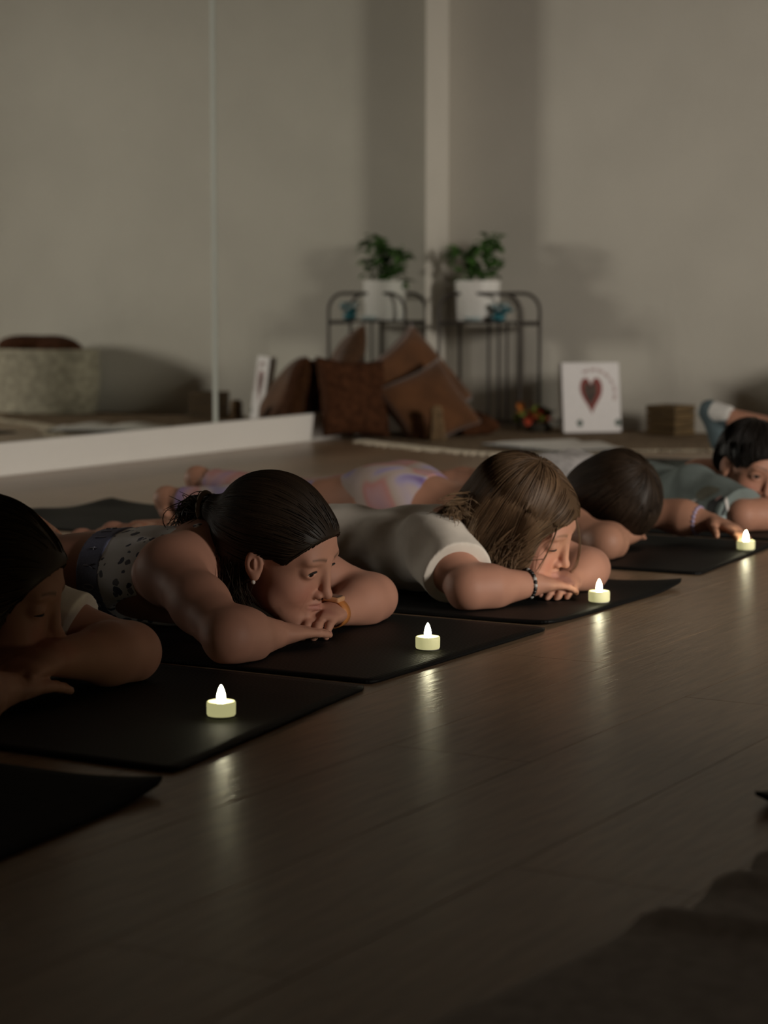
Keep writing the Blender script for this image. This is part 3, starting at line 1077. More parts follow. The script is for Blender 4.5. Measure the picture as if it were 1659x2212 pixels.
def add_head(v, H, eye_open=0.0042, gaze=-0.0035):
    s = H.s

    def E(c, r, k, op='+', ax=None):
        v.ell(H(*c), A3(r) * s, H.A if ax is None else ax, k * s, op)

    def C(a, b, ra, rb, k, op='+'):
        v.cap(H(*a), H(*b), ra * s, rb * s, k * s, op)
    E((-.018, 0, .032), (.088, .073, .080), .02)
    E((.036, 0, .026), (.053, .059, .050), .03)
    E((.026, 0, -.034), (.056, .055, .056), .03)
    E((.020, 0, -.066), (.050, .043, .036), .03)
    E((.0605, 0, -.089), (.0185, .020, .0165), .022)
    for sd in (-1, 1):
        E((.047, sd * .030, -.044), (.027, .026, .026), .022)
        E((.074, sd * .027, .017), (.012, .022, .009), .016)          # brow ridge
        C((.030, sd * .044, -.066), (.050, sd * .025, -.090), .016, .013, .02)   # jaw line
        E((.101, sd * .0325, -.002), (.017, .0175, .0120), .012, '-')   # socket
        E((.0695, sd * .0315, EU), (.0146, .0152, .0142), .005)    # lids over the eyeball
    C((.086, 0, .012), (.0955, 0, -.034), .0060, .0082, .011)
    E((.0995, 0, -.0405), (.0095, .0086, .0082), .006)
    for sd in (-1, 1):
        E((.0870, sd * .0105, -.0445), (.0095, .0062, .0062), .005)
        E((.0925, sd * .0060, -.0500), (.0042, .0032, .0030), .002, '-')
    # mouth
    for sd in (-1, 1):
        C((.0775, sd * .0185, MU + .0005), (.0865, sd * .004, MU + .0045), .0030, .0052, .006)
        C((.0770, sd * .0150, MU - .0030), (.0845, 0, MU - .0058), .0034, .0062, .006)
    C((.0820, -.019, MU - .0005), (.0925, 0, MU), .0009, .0013, .003, '-')
    C((.0925, 0, MU), (.0820, .019, MU - .0005), .0013, .0009, .003, '-')
    E((.0905, 0, MU - .0140), (.006, .012, .0035), .008, '-')
    if eye_open > 0:
        for sd in (-1, 1):
            E((.0845, sd * .0320, EU + gaze), (.0125, .0118, eye_open), .0015, '-')
    for sd in (-1, 1):                                                  # ears
        B = np.array([nrm(H.A[0] * 0.93 - H.A[1] * sd * 0.36), nrm(H.A[1] * sd * 0.93 + H.A[0] * 0.36), H.A[2]])
        t = math.radians(12)
        B2 = np.array([B[0] * math.cos(t) + B[2] * math.sin(t), B[1], B[2] * math.cos(t) - B[0] * math.sin(t)])
        e0 = H(-.004, sd * .0745, -.010)
        v.ell(e0, A3(.0150, .0065, .0240) * s, B2, .006 * s)
        v.ell(e0 + s * (.0065 * B2[1] + .0015 * B2[0] + .003 * B2[2]), A3(.0098, .0050, .0150) * s, B2, .002 * s, '-')
        v.ell(e0 + s * (.0045 * B2[1] + .0010 * B2[0] + .001 * B2[2]), A3(.0030, .0030, .0090) * s, B2, .003 * s)
        v.ell(H(.001, sd * .0725, -.030), A3(.007, .0050, .008) * s, B2, .006 * s)


def head_colours(V, C, H, brow=(0.07, 0.04, 0.025), lip=(0.42, 0.16, 0.135), blush=0.10):
    q = H.local(V)
    near = (np.linalg.norm(q, axis=1) < 0.15) & (q[:, 0] > 0.03)
    f, l, u = q[:, 0], np.abs(q[:, 1]), q[:, 2]
    ub = 0.0185 + 0.004 * np.sin(np.clip((l - .014) / .034, 0, 1) * math.pi * 0.8) - 0.0005 * 0
    wd = 0.0030 * np.clip(1.15 - (l - .014) / .045, 0.25, 1)
    mb = np.exp(-((u - ub) / wd) ** 2) * (l > .012) * (l < .046) * near * (f > 0.05)
    C[:] = C * (1 - 0.75 * mb[:, None]) + np.array(brow) * 0.75 * mb[:, None]
    ml = np.exp(-((u - MU + .0012) / .0072) ** 4) * np.exp(-(l / .0195) ** 6) * near * (f > 0.072)
    C[:] = C * (1 - 0.75 * ml[:, None]) + np.array(lip) * 0.75 * ml[:, None]
    bl = np.exp(-((l - .034) / .02) ** 2 - ((u + .04) / .02) ** 2) * near * blush
    C[:] = C * (1 - bl[:, None] * np.array([0.1, 1.6, 1.4]))
    return C


def add_hand(v, w, fd, up, thumb, s=0.8, curl=(0.25, 0.35, 0.4), spread=0.10, tcurl=0.2, kf=0.004, thumb_out=0.75, fcurl=None):
    """w wrist; fd finger direction; up back of the hand; thumb = side the thumb leaves from"""
    w = A3(w)
    fd = nrm(fd)
    up = nrm(A3(up) - fd * (A3(up) @ fd))
    th = nrm(A3(thumb) - fd * (A3(thumb) @ fd) - up * (A3(thumb) @ up))
    v.cap(w, w + fd * .03 * s, .022 * s, .026 * s, .012, flat=(up, 0.72))
    v.cap(w + fd * .03 * s + th * .006 * s, w + fd * .068 * s + th * .010 * s, .024 * s, .022 * s, .01, flat=(up, 0.55))
    v.cap(w + fd * .03 * s - th * .008 * s, w + fd * .066 * s - th * .012 * s, .024 * s, .021 * s, .01, flat=(up, 0.55))
    lens = (.064, .072, .067, .052)
    offs = (.026, .009, -.009, -.026)
    tips = []
    for i in range(4):
        b = w + fd * (.074 - (0.006 if i == 3 else 0.0)) * s + th * offs[i] * s
        ang = spread * (offs[i] / .026)
        d0 = nrm(fd + th * ang)
        r = (.0088, .0092, .0088, .0077)[i] * s
        cu = fcurl[i] if fcurl else curl
        a = 0.0
        p = b - d0 * .012 * s
        for sgm, (fr, rr) in enumerate(((0.46, 1.0), (0.30, 0.93), (0.24, 0.85))):
            a += cu[sgm]
            d = nrm(d0 * math.cos(a) - up * math.sin(a))
            L = lens[i] * fr * s + (.012 * s if sgm == 0 else 0)
            q = p + d * L
            v.cap(p, q, r * rr * 1.02, r * rr * 0.92, kf)
            p = q
        tips.append((p, d, nrm(np.cross(d, th)), r * 0.8))
    b = w + fd * .022 * s + th * .020 * s
    d1 = nrm(fd * (1 - thumb_out * 0.5) + th * thumb_out - up * 0.15)
    m1 = b + d1 * .034 * s
    d2 = nrm(d1 * 0.85 + fd * 0.5 - up * tcurl)
    m2 = m1 + d2 * .030 * s
    v.cap(b, m1, .0135 * s, .0105 * s, .008)
    v.cap(m1, m2, .0105 * s, .0088 * s, .004)
    v.cap(m2, m2 + nrm(d2 - up * tcurl) * .018 * s, .0095 * s, .008 * s, .004)
    tips.append((m2 + d2 * .018 * s, d2, up, .008 * s))
    return tips


def add_arm(v, sh, el, wr, s=1.0, k=0.018, bulge=1.0):
    sh, el, wr = A3(sh), A3(el), A3(wr)
    v.cap(sh, sh * .5 + el * .5, .043 * s, .041 * s, .03)
    v.cap(sh * .5 + el * .5, el, .041 * s, .034 * s, k)
    v.ell(el, (.035 * s,) * 3, None, .012)
    f1 = el * .70 + wr * .30
    v.cap(el, f1, .034 * s, .0385 * s * bulge, k)
    v.cap(f1, wr, .0385 * s * bulge, .0215 * s, k)


def add_leg(v, hip, kn, an, toe, s=1.0, foot='down'):
    hip, kn, an, toe = A3(hip), A3(kn), A3(an), A3(toe)
    v.cap(hip, kn, .072 * s, .048 * s, .03)
    c1 = kn * .68 + an * .32
    v.cap(kn, c1, .046 * s, .047 * s, .02)
    v.cap(c1, an, .047 * s, .027 * s, .02)
    d = nrm(toe - an)
    leg = nrm(an - kn)
    heel = an + leg * .022 * s
    sole = nrm(leg - d * (leg @ d)) if abs(leg @ d) < 0.98 else A3(0, 0, 1)
    v.ell(heel, (.028 * s,) * 3, None, .012)
    ball = an + (toe - an) * .62
    v.cap(heel, ball, .026 * s, .023 * s, .015)
    side = nrm(np.cross(d, sole))
    for i, o in enumerate((-.020, -.010, .0, .010, .019)):
        r = (.0085, .0075, .0075, .007, .0095)[i] * s
        v.cap(ball + side * o * s * .9, toe + side * o * s - d * .006 * s * abs(i - 4), r * 1.25, r, .006)


def sphere_mesh(name, c, r, n=20, axis=None):
    """uv sphere whose pole looks along axis"""
    z = nrm(axis) if axis is not None else A3(0, 0, 1)
    x = nrm(np.cross(z, (0.3, 0.9, 0.2)))
    y = np.cross(z, x)
    V, Q = [], []
    for i in range(n + 1):
        t = math.pi * (i / n) ** 1.25 if True else 0
        for j in range(n):
            p = 2 * math.pi * j / n
            V.append(A3(c) + r * (z * math.cos(t) + (x * math.cos(p) + y * math.sin(p)) * math.sin(t)))
    for i in range(n):
        for j in range(n):
            Q.append((i * n + j, (i + 1) * n + j, (i + 1) * n + (j + 1) % n, i * n + (j + 1) % n))
    me = np_mesh(name, V, Q)
    ang = np.repeat(np.arange(n + 1), n)
    return me, math.pi * (ang / n) ** 1.25


m_eye = attr_mat('eye', rough=0.12, spec=0.6)
m_lash = mat('lash', (0.012, 0.008, 0.006), 0.8)


def add_eyes(person, H, gaze=(0.9, 0, -0.35), iris=(0.05, 0.03, 0.02), eye_open=0.0042, gz=-0.0035, lash=True):
    for sd in (-1, 1):
        ax = H.A[0] * gaze[0] + H.A[1] * gaze[1] + H.A[2] * gaze[2]
        me, ang = sphere_mesh('eye', H(.0695, sd * .0315, EU), .0126 * H.s, 24, ax)
        C = np.empty((len(ang), 3))
        C[:] = (0.55, 0.50, 0.47)
        C[ang < 0.62] = iris
        C[ang < 0.30] = (0.004, 0.004, 0.004)
        set_col(me, C)
        link('eye', me, m_eye, person, True)
        if lash:
            pts = []
            for t in np.linspace(-1, 1, 9):
                lx = sd * .0320 + t * .0112
                uz = EU + gz + eye_open * math.sqrt(max(0, 1 - t * t)) * 0.9 + 0.0002
                dl, du = lx - sd * .0315, uz - EU
                f = .0695 + math.sqrt(max(1e-6, .0148 ** 2 - dl * dl - du * du)) + 0.0004
                pts.append(H(f, lx, uz))
            r = np.array([.0006, .0012, .0016, .0018, .0018, .0018, .0016, .0012, .0006]) * H.s
            tubes('eyelash', [np.array(pts)], [r], m_lash, person, 5)


# ---- hair
def hair_mat(name, col, tip=None):
    m = attr_mat(name, col=col, rough=0.5, spec=0.28)
    return m


m_hair = hair_mat('hair_strands', (0.05, 0.03, 0.02))


def grow(vol, roots, flow, steps, dl, off=0.001, stick=1.0, gravity=0.0, block=None):
    """strands that follow the sculpted hair surface along a combing direction"""
    p = roots.copy()
    out = [p.copy()]
    for i in range(steps):
        t = i / steps
        n = vol.normal(p)
        d = flow(p, t)
        d = d - n * (d * n).sum(1)[:, None] * stick
        d /= np.linalg.norm(d, axis=1)[:, None] + 1e-9
        d[:, 2] -= gravity
        p = p + d * dl
        e = vol.eval(p)
        n2 = vol.normal(p)
        p = p - n2 * (e - off)[:, None] * np.where(e < 0.03, stick, 0.0)[:, None]
        p[:, 2] = np.maximum(p[:, 2], 0.009)
        if block is not None:
            p = np.where(block(p)[:, None], out[-1], p)
        out.append(p.copy())
    return np.stack(out, 1)


def surf_points(vol, n, keep, seed=0):
    r = np.random.default_rng(seed)
    got = []
    tot = 0
    for _ in range(40):
        p = vol.lo + r.random((n, 3)) * (vol.hi - vol.lo)
        for _ in range(6):
            e = vol.eval(p)
            p = p - vol.normal(p) * e[:, None]
        ok = (np.abs(vol.eval(p)) < 0.002) & keep(p)
        got.append(p[ok]); tot += ok.sum()
        if tot >= n: break
    return np.concatenate(got)[:n]


def hair_object(person, paths, r0, base, var=0.35, seed=0, name='hair', shell=None, sides=3, tip=None, taper=0.35):
    rr = np.random.default_rng(seed)
    n, k = paths.shape[:2]
    tp = np.linspace(0, 1, k)
    rad = r0 * (1 - (1 - taper) * tp ** 2)
    V, Q = tube_arrays(list(paths), [rad * rr.uniform(0.7, 1.2) for _ in range(n)], sides)
    c = np.array(base)[None, :] * (1 + var * rr.uniform(-1, 1, (n, 1)))
    c = np.repeat(c, k * sides, 0)
    if tip is not None:
        tt = np.tile(np.repeat(tp, sides), n)[:, None] ** 1.5
        c = c * (1 - tt) + np.array(tip) * tt
    if shell is not None:
        sv = np.empty(len(shell.vertices) * 3, np.float32)
        shell.vertices.foreach_get('co', sv)
        sq = np.empty(len(shell.loops), np.int32)
        shell.loops.foreach_get('vertex_index', sq)
        Q = np.concatenate([Q[:, ::-1], sq.reshape(-1, 4) + len(V)])
        V = np.concatenate([V, sv.reshape(-1, 3)])
        c = np.concatenate([c, np.repeat(np.array(base)[None] * 0.75, len(sv) // 3, 0)])
    else:
        Q = Q[:, ::-1]
    me = np_mesh(name, V, Q)
    set_col(me, c)
    return link(name, me, m_hair, person, True)


def person_obj(loc, label, grp='children lying on yoga mats'):
    return tag(empty('person', loc), label, 'person', grp)


def finish_body(v, person, skin, H=None, h=0.0024, fine=None, hc=0.005, m=None, paint=None, sm=2, **hk):
    v.half((0, 0, MT + 0.0012), (0, 0, -1), 0.004)
    me = v.mesh('body', h, fine, hc)
    co = np.empty(len(me.vertices) * 3, np.float32)
    me.vertices.foreach_get('co', co)
    V = co.reshape(-1, 3).astype(float)
    C = np.repeat(np.array(skin)[None], len(V), 0)
    C *= 1 + 0.05 * np.sin(V[:, :1] * 61 + 3 * np.sin(V[:, 1:2] * 47)) * np.sin(V[:, 2:3] * 53 + 1)
    if H is not None: head_colours(V, C, H, **hk)
    if paint is not None: paint(V, C)
    set_col(me, C)
    o = link('body', me, m or m_skin, person, True)
    if sm: smooth_mod(o, sm, 0.4)
    return o


def cloth(v, name, person, m, h=0.003, sm=2, floor=True):
    if floor: v.half((0, 0, MT + 0.0006), (0, 0, -1), 0.003)
    o = link(name, v.mesh(name, h), m, person, True)
    if sm: smooth_mod(o, sm, 0.5)
    return o


def wrinkles(amp, dirs):
    def f(X, Y, Z):
        r = 0
        for (a, b, c, ph, w) in dirs:
            r = r + w * np.sin(a * X + b * Y + c * Z + ph + 0.8 * np.sin(0.37 * (b * X - a * Y) + ph))
        return amp * r
    return f


def nails(person, tips, m, s=1.0):
    for p, d, nv, r in tips:
        v = Vol()
        p = A3(p[0], p[1], max(p[2], MT + .0085))
        x = nrm(np.cross(nv, d))
        v.ell(A3(p) + A3(nv) * r * 0.72 - A3(d) * r * 0.1, (r * 0.95, r * 0.72, r * 0.42), np.array([d, x, nv]))
        link('nail', v.mesh('nail', 0.0012), m, person, True)


# =============================================================== girl in the spotted crop top (centre)
def girl_spotted():
    pr = person_obj((-2.2, 2.86, 0), 'girl in a spotted white crop top and orange watch, chin on her hands')
    H = Head((-1.841, 2.863, 0.1415), 6.0, 18.0, 6.0, 0.965)
    Y = 2.862
    v = Vol()
    # torso
    v.ell((-2.035, Y, .088), (.150, .122, .076), None, .03)
    v.ell((-2.20, Y, .082), (.150, .106, .066), None, .04)
    v.ell((-2.42, Y, .088), (.135, .128, .082), None, .04)
    for sd in (-1, 1): v.ell((-2.455, Y + sd * .058, .108), (.085, .066, .066), None, .03)
    shR, shL = A3(-1.955, Y - .128, .112), A3(-1.955, Y + .132, .108)
    v.cap(shR + (-.02, .02, 0), shL + (-.02, -.02, 0), .052, .052, .03)
    elR, wrR = P(497, 1372, 2.615), P(594, 1360, 2.742)
    elL, wrL = P(806, 1302, 3.075), P(722, 1338, 2.942)
    elR[2] = .043; elL[2] = .043; wrR[2] = .030; wrL[2] = .036
    add_arm(v, shR, elR, wrR, 1.04)
    add_arm(v, shL, elL, wrL, 1.02)
    v.cap((-1.985, Y, .128), H(-.032, 0, -.035), .050, .046, .03)
    v.cap(shR, (-1.96, Y - .02, .14), .042, .04, .03)
    v.cap(shL, (-1.96, Y + .02, .14), .042, .04, .03)
    t1 = add_hand(v, wrR, (.16, 1, -.06), (0, .05, 1), (-1, 0, 0), 0.80, (0.05, 0.08, 0.05), .16)
    t2 = add_hand(v, wrL, (.16, -1, .02), (.10, 0, 1), (-1, 0, 0.1), 0.82, (0.30, 0.5, 0.4), .10)
    for sd in (-1, 1):
        add_leg(v, (-2.46, Y + sd * .068, .083), (-2.80, Y + sd * .09, .057), (-3.09, Y + sd * .11, .05), (-3.20, Y + sd * .12, .02))
    add_head(v, H, 0.0052, -0.0020)
    finish_body(v, pr, SK1, H, 0.0018, (-1.97, -1.6), 0.005, sm=1)
    add_eyes(pr, H, (0.92, -0.05, -0.30), (0.020, 0.013, 0.010), 0.0052, -0.0020)
    nails(pr, t2[1:4] + t1[3:4], mat('nail_polish', (0.45, 0.2, 0.17), 0.15, spec=0.8))
    # crop top and its waistband
    m_top = mat('spotted_fabric', (0.55, 0.53, 0.53), 0.8, spec=0.2)
    nt = m_top.node_tree
    tc = nt.nodes.new('ShaderNodeTexCoord')
    nz = nt.nodes.new('ShaderNodeTexNoise'); nz.inputs['Scale'].default_value = 60
    mx = nt.nodes.new('ShaderNodeMix'); mx.data_type = 'VECTOR'; mx.inputs['Factor'].default_value = 0.012
    nt.links.new(tc.outputs['Object'], nz.inputs['Vector'])
    nt.links.new(tc.outputs['Object'], mx.inputs[4]); nt.links.new(nz.outputs['Color'], mx.inputs[5])
    vo = nt.nodes.new('ShaderNodeTexVoronoi'); vo.inputs['Scale'].default_value = 62
    nt.links.new(mx.outputs[1], vo.inputs['Vector'])
    sep = nt.nodes.new('ShaderNodeSeparateColor'); nt.links.new(vo.outputs['Color'], sep.inputs[0])
    th = nt.nodes.new('ShaderNodeMath'); th.operation = 'MULTIPLY'; th.inputs[1].default_value = 0.52
    nt.links.new(sep.outputs[0], th.inputs[0])
    lt = nt.nodes.new('ShaderNodeMath'); lt.operation = 'LESS_THAN'
    nt.links.new(vo.outputs['Distance'], lt.inputs[0]); nt.links.new(th.outputs[0], lt.inputs[1])
    c1 = nt.nodes.new('ShaderNodeMix'); c1.data_type = 'RGBA'
    c1.inputs[6].default_value = (0.07, 0.075, 0.13, 1); c1.inputs[7].default_value = (0.22, 0.22, 0.25, 1)
    nt.links.new(sep.outputs[1], c1.inputs['Factor'])
    c2 = nt.nodes.new('ShaderNodeMix'); c2.data_type = 'RGBA'
    c2.inputs[6].default_value = (0.78, 0.76, 0.77, 1)
    nt.links.new(c1.outputs[2], c2.inputs[7]); nt.links.new(lt.outputs[0], c2.inputs['Factor'])
    nt.links.new(c2.outputs[2], nt.nodes['Principled BSDF'].inputs['Base Color'])

    def torso_cloth(g):
        w = Vol()
        w.ell((-2.035, Y, .088), (.150 + g, .122 + g, .076 + g), None, .03)
        w.ell((-2.20, Y, .082), (.150 + g, .106 + g, .066 + g), None, .04)
        return w
    w = torso_cloth(.005)
    w.cap((-1.985, Y - .035, .135), (-1.955, Y - .045, .150), .032, .03, .03)
    w.cap((-1.985, Y + .035, .135), (-1.955, Y + .045, .150), .032, .03, .03)
    w.half((-2.135, Y, .1), (-1, -.18, -.10))
    w.ell(shR + (.012, -.025, -.03), (.088, .09, .10), None, .004, '-')
    w.ell(shL + (.012, .025, -.03), (.088, .09, .10), None, .004, '-')
    w.half((-1.945, Y, .1), (1, 0, .15))
    for sd in (-1, 1): w.ell((-1.97, Y + sd * .11, .01), (.15, .11, .065), None, .004, '-')
    w.disp(wrinkles(.0008, [(60, 40, 20, 0, 1), (25, 90, 40, 1, .8)]))
    cloth(w, 'crop_top', pr, m_top, 0.003, 2)
    m_band = mat('band_blue_grey', (0.17, 0.18, 0.29), 0.75, var=0.1, scale=300)
    w = torso_cloth(.0068)
    w.half((-2.178, Y, .1), (-1, -.18, -.10))
    w.half((-2.128, Y, .1), (1, .18, .10))
    wb = cloth(w, 'waistband', pr, m_band, 0.0028, 1)
    # faint letters woven round the band
    probe = torso_cloth(.0076)
    m_let = mat('band_letter', (0.36, 0.36, 0.46), 0.8)
    for i, ch in enumerate('OOY+II9'):
        strokes = {'O': [[(math.cos(a) * .45, math.sin(a) * .5) for a in np.linspace(0, 2 * math.pi, 13)]],
                   'Y': [[(-.4, .5), (0, 0), (.4, .5)], [(0, 0), (0, -.5)]], '+': [[(-.35, 0), (.35, 0)], [(0, -.35), (0, .35)]],
                   'I': [[(0, -.5), (0, .5)]], '9': [[(.3, -.5), (.35, .2), (0, .5), (-.35, .25), (0, 0), (.33, .2)]]}[ch]
        ang = math.radians(-22 + 17.5 * i)                       # round the near side, up towards the spine
        for sk in strokes:
            pts = []
            for a, b in sk:
                aa = ang + a * 0.085
                y = Y - math.cos(aa) * .3; z = .085 + math.sin(aa) * .3
                d0 = nrm((0, y - Y, z - .085))
                xb = -2.153 - .18 * (0) + b * .022
                q = A3(xb, Y, .085) + d0 * .12
                xb2 = -2.153 - ((q[1] - Y) * .18 + (q[2] - .1) * .10) + b * .022
                q = np.array([[xb2, Y, .085]]) + d0 * .12
                for _ in range(12):
                    e = probe.eval(q)
                    q = q - d0[None] * e[:, None]
                pts.append(q[0])
            if len(pts) > 1: tubes('band_letter', [np.array(pts)], [0.0011], m_let, wb, 4)
    # patterned shorts
    w = Vol()
    w.ell((-2.42, Y, .088), (.14, .133, .087), None, .04)
    for sd in (-1, 1):
        w.ell((-2.455, Y + sd * .058, .108), (.09, .071, .071), None, .03)
        w.cap((-2.46, Y + sd * .068, .083), (-2.66, Y + sd * .08, .07), .079, .068, .03)
    w.half((-2.335, Y, .1), (1, 0, 0)); w.half((-2.64, Y, 0), (-1, 0, 0))
    cloth(w, 'shorts', pr, mat('orange_print', (0.42, 0.15, 0.075), 0.8, col2=(0.5, 0.30, 0.2), scale=90, var=0.1), 0.005)
    # hair: combed back to a messy bun
    hv = Vol()
    s = H.s
    hv.ell(H(-.020, 0, .034), A3(.0985, .0825, .0890) * s, H.A, .02)
    hv.ell(H(.034, 0, .034), A3(.0590, .0680, .0520) * s, H.A, .02)
    hv.ell(H(-.055, 0, -.012), A3(.060, .064, .062) * s, H.A, .03)
    hv.ell(H(.120, 0, -.030), A3(.094, .122, .0900) * s, H.A, .010 * s, '-')
    for sd in (-1, 1):
        hv.ell(H(.024, sd * .088, -.040), A3(.046, .045, .052) * s, H.A, .01 * s, '-')
    hv.cap(H(-.09, 0, .02), H(-.128, 0, .022), .034 * s, .024 * s, .02)
    shell = hv.mesh('hair_shell', 0.0028)
    tie = H(-.138, 0, .020)
    keep = lambda p: np.ones(len(p), bool)
    roots = surf_points(hv, 4200, keep, 1)

    def flow(p, t):
        return tie[None] - p + 0.004 * np.sin(p[:, [1, 2, 0]] * 90)
    paths = grow(hv, roots, flow, 12, .0075, .0010)
    hair_object(pr, paths, .0010, (0.026, 0.0155, 0.009), .5, 1, 'hair', shell)
    # bun loops and loose ends
    rr = np.random.default_rng(4)
    ps = []
    bc_ = P(437, 1112, 2.875)
    for i in range(520):
        a0 = rr.uniform(0, 6.28)
        ax1 = nrm(rr.normal(size=3) * (0.5, 0.6, 0.5) + (0.35, 0.75, 0.15)); ax2 = nrm(np.cross(ax1, (0.1, 0.2, 1)))
        ax3 = np.cross(ax1, ax2)
        R = rr.uniform(.012, .030)
        cen = bc_ + rr.normal(size=3) * (.007, .006, .005)
        t = np.linspace(0, rr.uniform(2.5, 5.5), 13)
        ps.append(cen + R * (np.cos(a0 + t)[:, None] * ax2 * 1.15 + np.sin(a0 + t)[:, None] * ax3 * 0.95))
    for i in range(110):
        p0 = bc_ + rr.normal(size=3) * .012
        d = nrm(A3(-.85, -.05, .10) + rr.normal(size=3) * .45)
        L = rr.uniform(.03, .075)
        t = np.linspace(0, 1, 13)[:, None]
        ps.append(p0 + d * L * t + A3(0, 0, -.03) * t * t + rr.normal(size=3) * .010 * np.sin(3 * t))
    for i in range(220):                                       # from the tie into the bun
        p0 = tie + rr.normal(size=3) * .008; p1 = bc_ + rr.normal(size=3) * .014
        t = np.linspace(0, 1, 13)[:, None]
        ps.append(p0 * (1 - t) + p1 * t + A3(0, 0, .012) * np.sin(math.pi * t) * rr.uniform(-1, 1))
    bv = Vol(); bv.ell(bc_, (.021, .018, .019)); bv.cap(tie, bc_, .016, .014, .01)
    hair_object(pr, np.array(ps), .0011, (0.036, 0.022, 0.012), .5, 2, 'hair_bun', bv.mesh('bun_core', .003), 3, (0.11, 0.075, 0.038))
    ps = []
    for i in range(260):                                       # hair hanging behind the ear to the neck
        p0 = H(-.045 + rr.normal() * .018, -.070 + rr.normal() * .004, -.03 + rr.normal() * .012)
        p1 = H(-.020 + rr.normal() * .02, -.074 + rr.normal() * .006, -.092 + rr.normal() * .012)
        t = np.linspace(0, 1, 10)[:, None]
        ps.append(p0 * (1 - t) + p1 * t + A3(-.012, 0, 0) * np.sin(math.pi * t) * rr.uniform(0, 1))
    for i in range(60):                                        # wisps along the hairline
        a = rr.uniform(-1, 1)
        p0 = H(.078 - abs(a) * .035, a * .06, .066 - abs(a) * .035)
        t = np.linspace(0, 1, 10)[:, None]
        ps.append(p0 + (H(-.06, a * .07, .085) - p0) * t * rr.uniform(.2, .5) + (p0 - H.c)[None] * 0.12 * np.sin(math.pi * t) * rr.random())
    hair_object(pr, np.array(ps), .0007, (0.030, 0.018, 0.010), .4, 3, 'loose_hair', None, 3)
    tubes('hair_tie', [np.array([tie + A3(-.012, 0, .004) + .021 * (math.cos(a) * A3(0.1, 0.75, 0.1) + math.sin(a) * A3(0.05, 0, 1)) for a in np.linspace(0, 2 * math.pi, 25)])], [0.0045], mat('hair_tie_tan', (0.20, 0.15, 0.10), 0.8), pr, 6)
    v = Vol(); v.ell(H(.003, -.0765, -.0385), (.0036,) * 3)
    link('earring', v.mesh('earring', .0012), mat('earring_pearl', (0.6, 0.55, 0.5), 0.2), pr, True)
    v = Vol(); v.cap(H(-.058, -.068, -.012), H(-.050, -.071, -.010), .0032, .0032)
    link('hair_clip', v.mesh('hair_clip', .0014), mat('clip_pink', (0.45, 0.30, 0.32), 0.4), pr, True)
    # watch on the far wrist
    wt = empty('watch', wrL); wt.parent = pr; wt.matrix_parent_inverse = basis(pr).inverted()
    wt['label'] = 'orange smart watch'
    ad = nrm(wrL - elL); wc = wrL + ad * .004
    up = nrm(A3(.1, 0, 1) - ad * (A3(.1, 0, 1) @ ad)); sx = np.cross(ad, up)
    m_or = mat('watch_orange', (0.52, 0.19, 0.05), 0.5, bump=0.3, bscale=500, scale=50, var=0.1)
    ring = np.array([wc + (.0245 * math.cos(a)) * sx + (.0215 * math.sin(a)) * up for a in np.linspace(0, 2 * math.pi, 33)])
    V, Q = [], []
    for i, q in enumerate(ring[:-1]):
        o = nrm(q - wc)
        for e in (-.0095, .0095): V += [q + ad * e, q + ad * e + o * .0026]
    n = 32
    for i in range(n):
        a, b2 = i * 4, ((i + 1) % n) * 4
        Q += [(a + 1, a + 3, b2 + 3, b2 + 1), (a, b2, b2 + 2, a + 2), (a, a + 1, b2 + 1, b2), (a + 2, b2 + 2, b2 + 3, a + 3)]
    link('watch_band', np_mesh('watch_band', V, Q), m_or, wt, True)
    fc = wc + up * .0235
    Mw = Matrix(((sx[0], ad[0], up[0], fc[0]), (sx[1], ad[1], up[1], fc[1]), (sx[2], ad[2], up[2], fc[2]), (0, 0, 0, 1)))
    box('watch_case', (-.0145, -.012, -.004), (.0145, .012, .0045), mat('watch_case', (0.62, 0.33, 0.17), 0.35), wt, 0.003, Mw)
    box('watch_screen', (-.0115, -.009, .0042), (.0115, .009, .0052), mat('watch_screen', (0.02, 0.02, 0.018), 0.1), wt, 0.0005, Mw)
    return pr


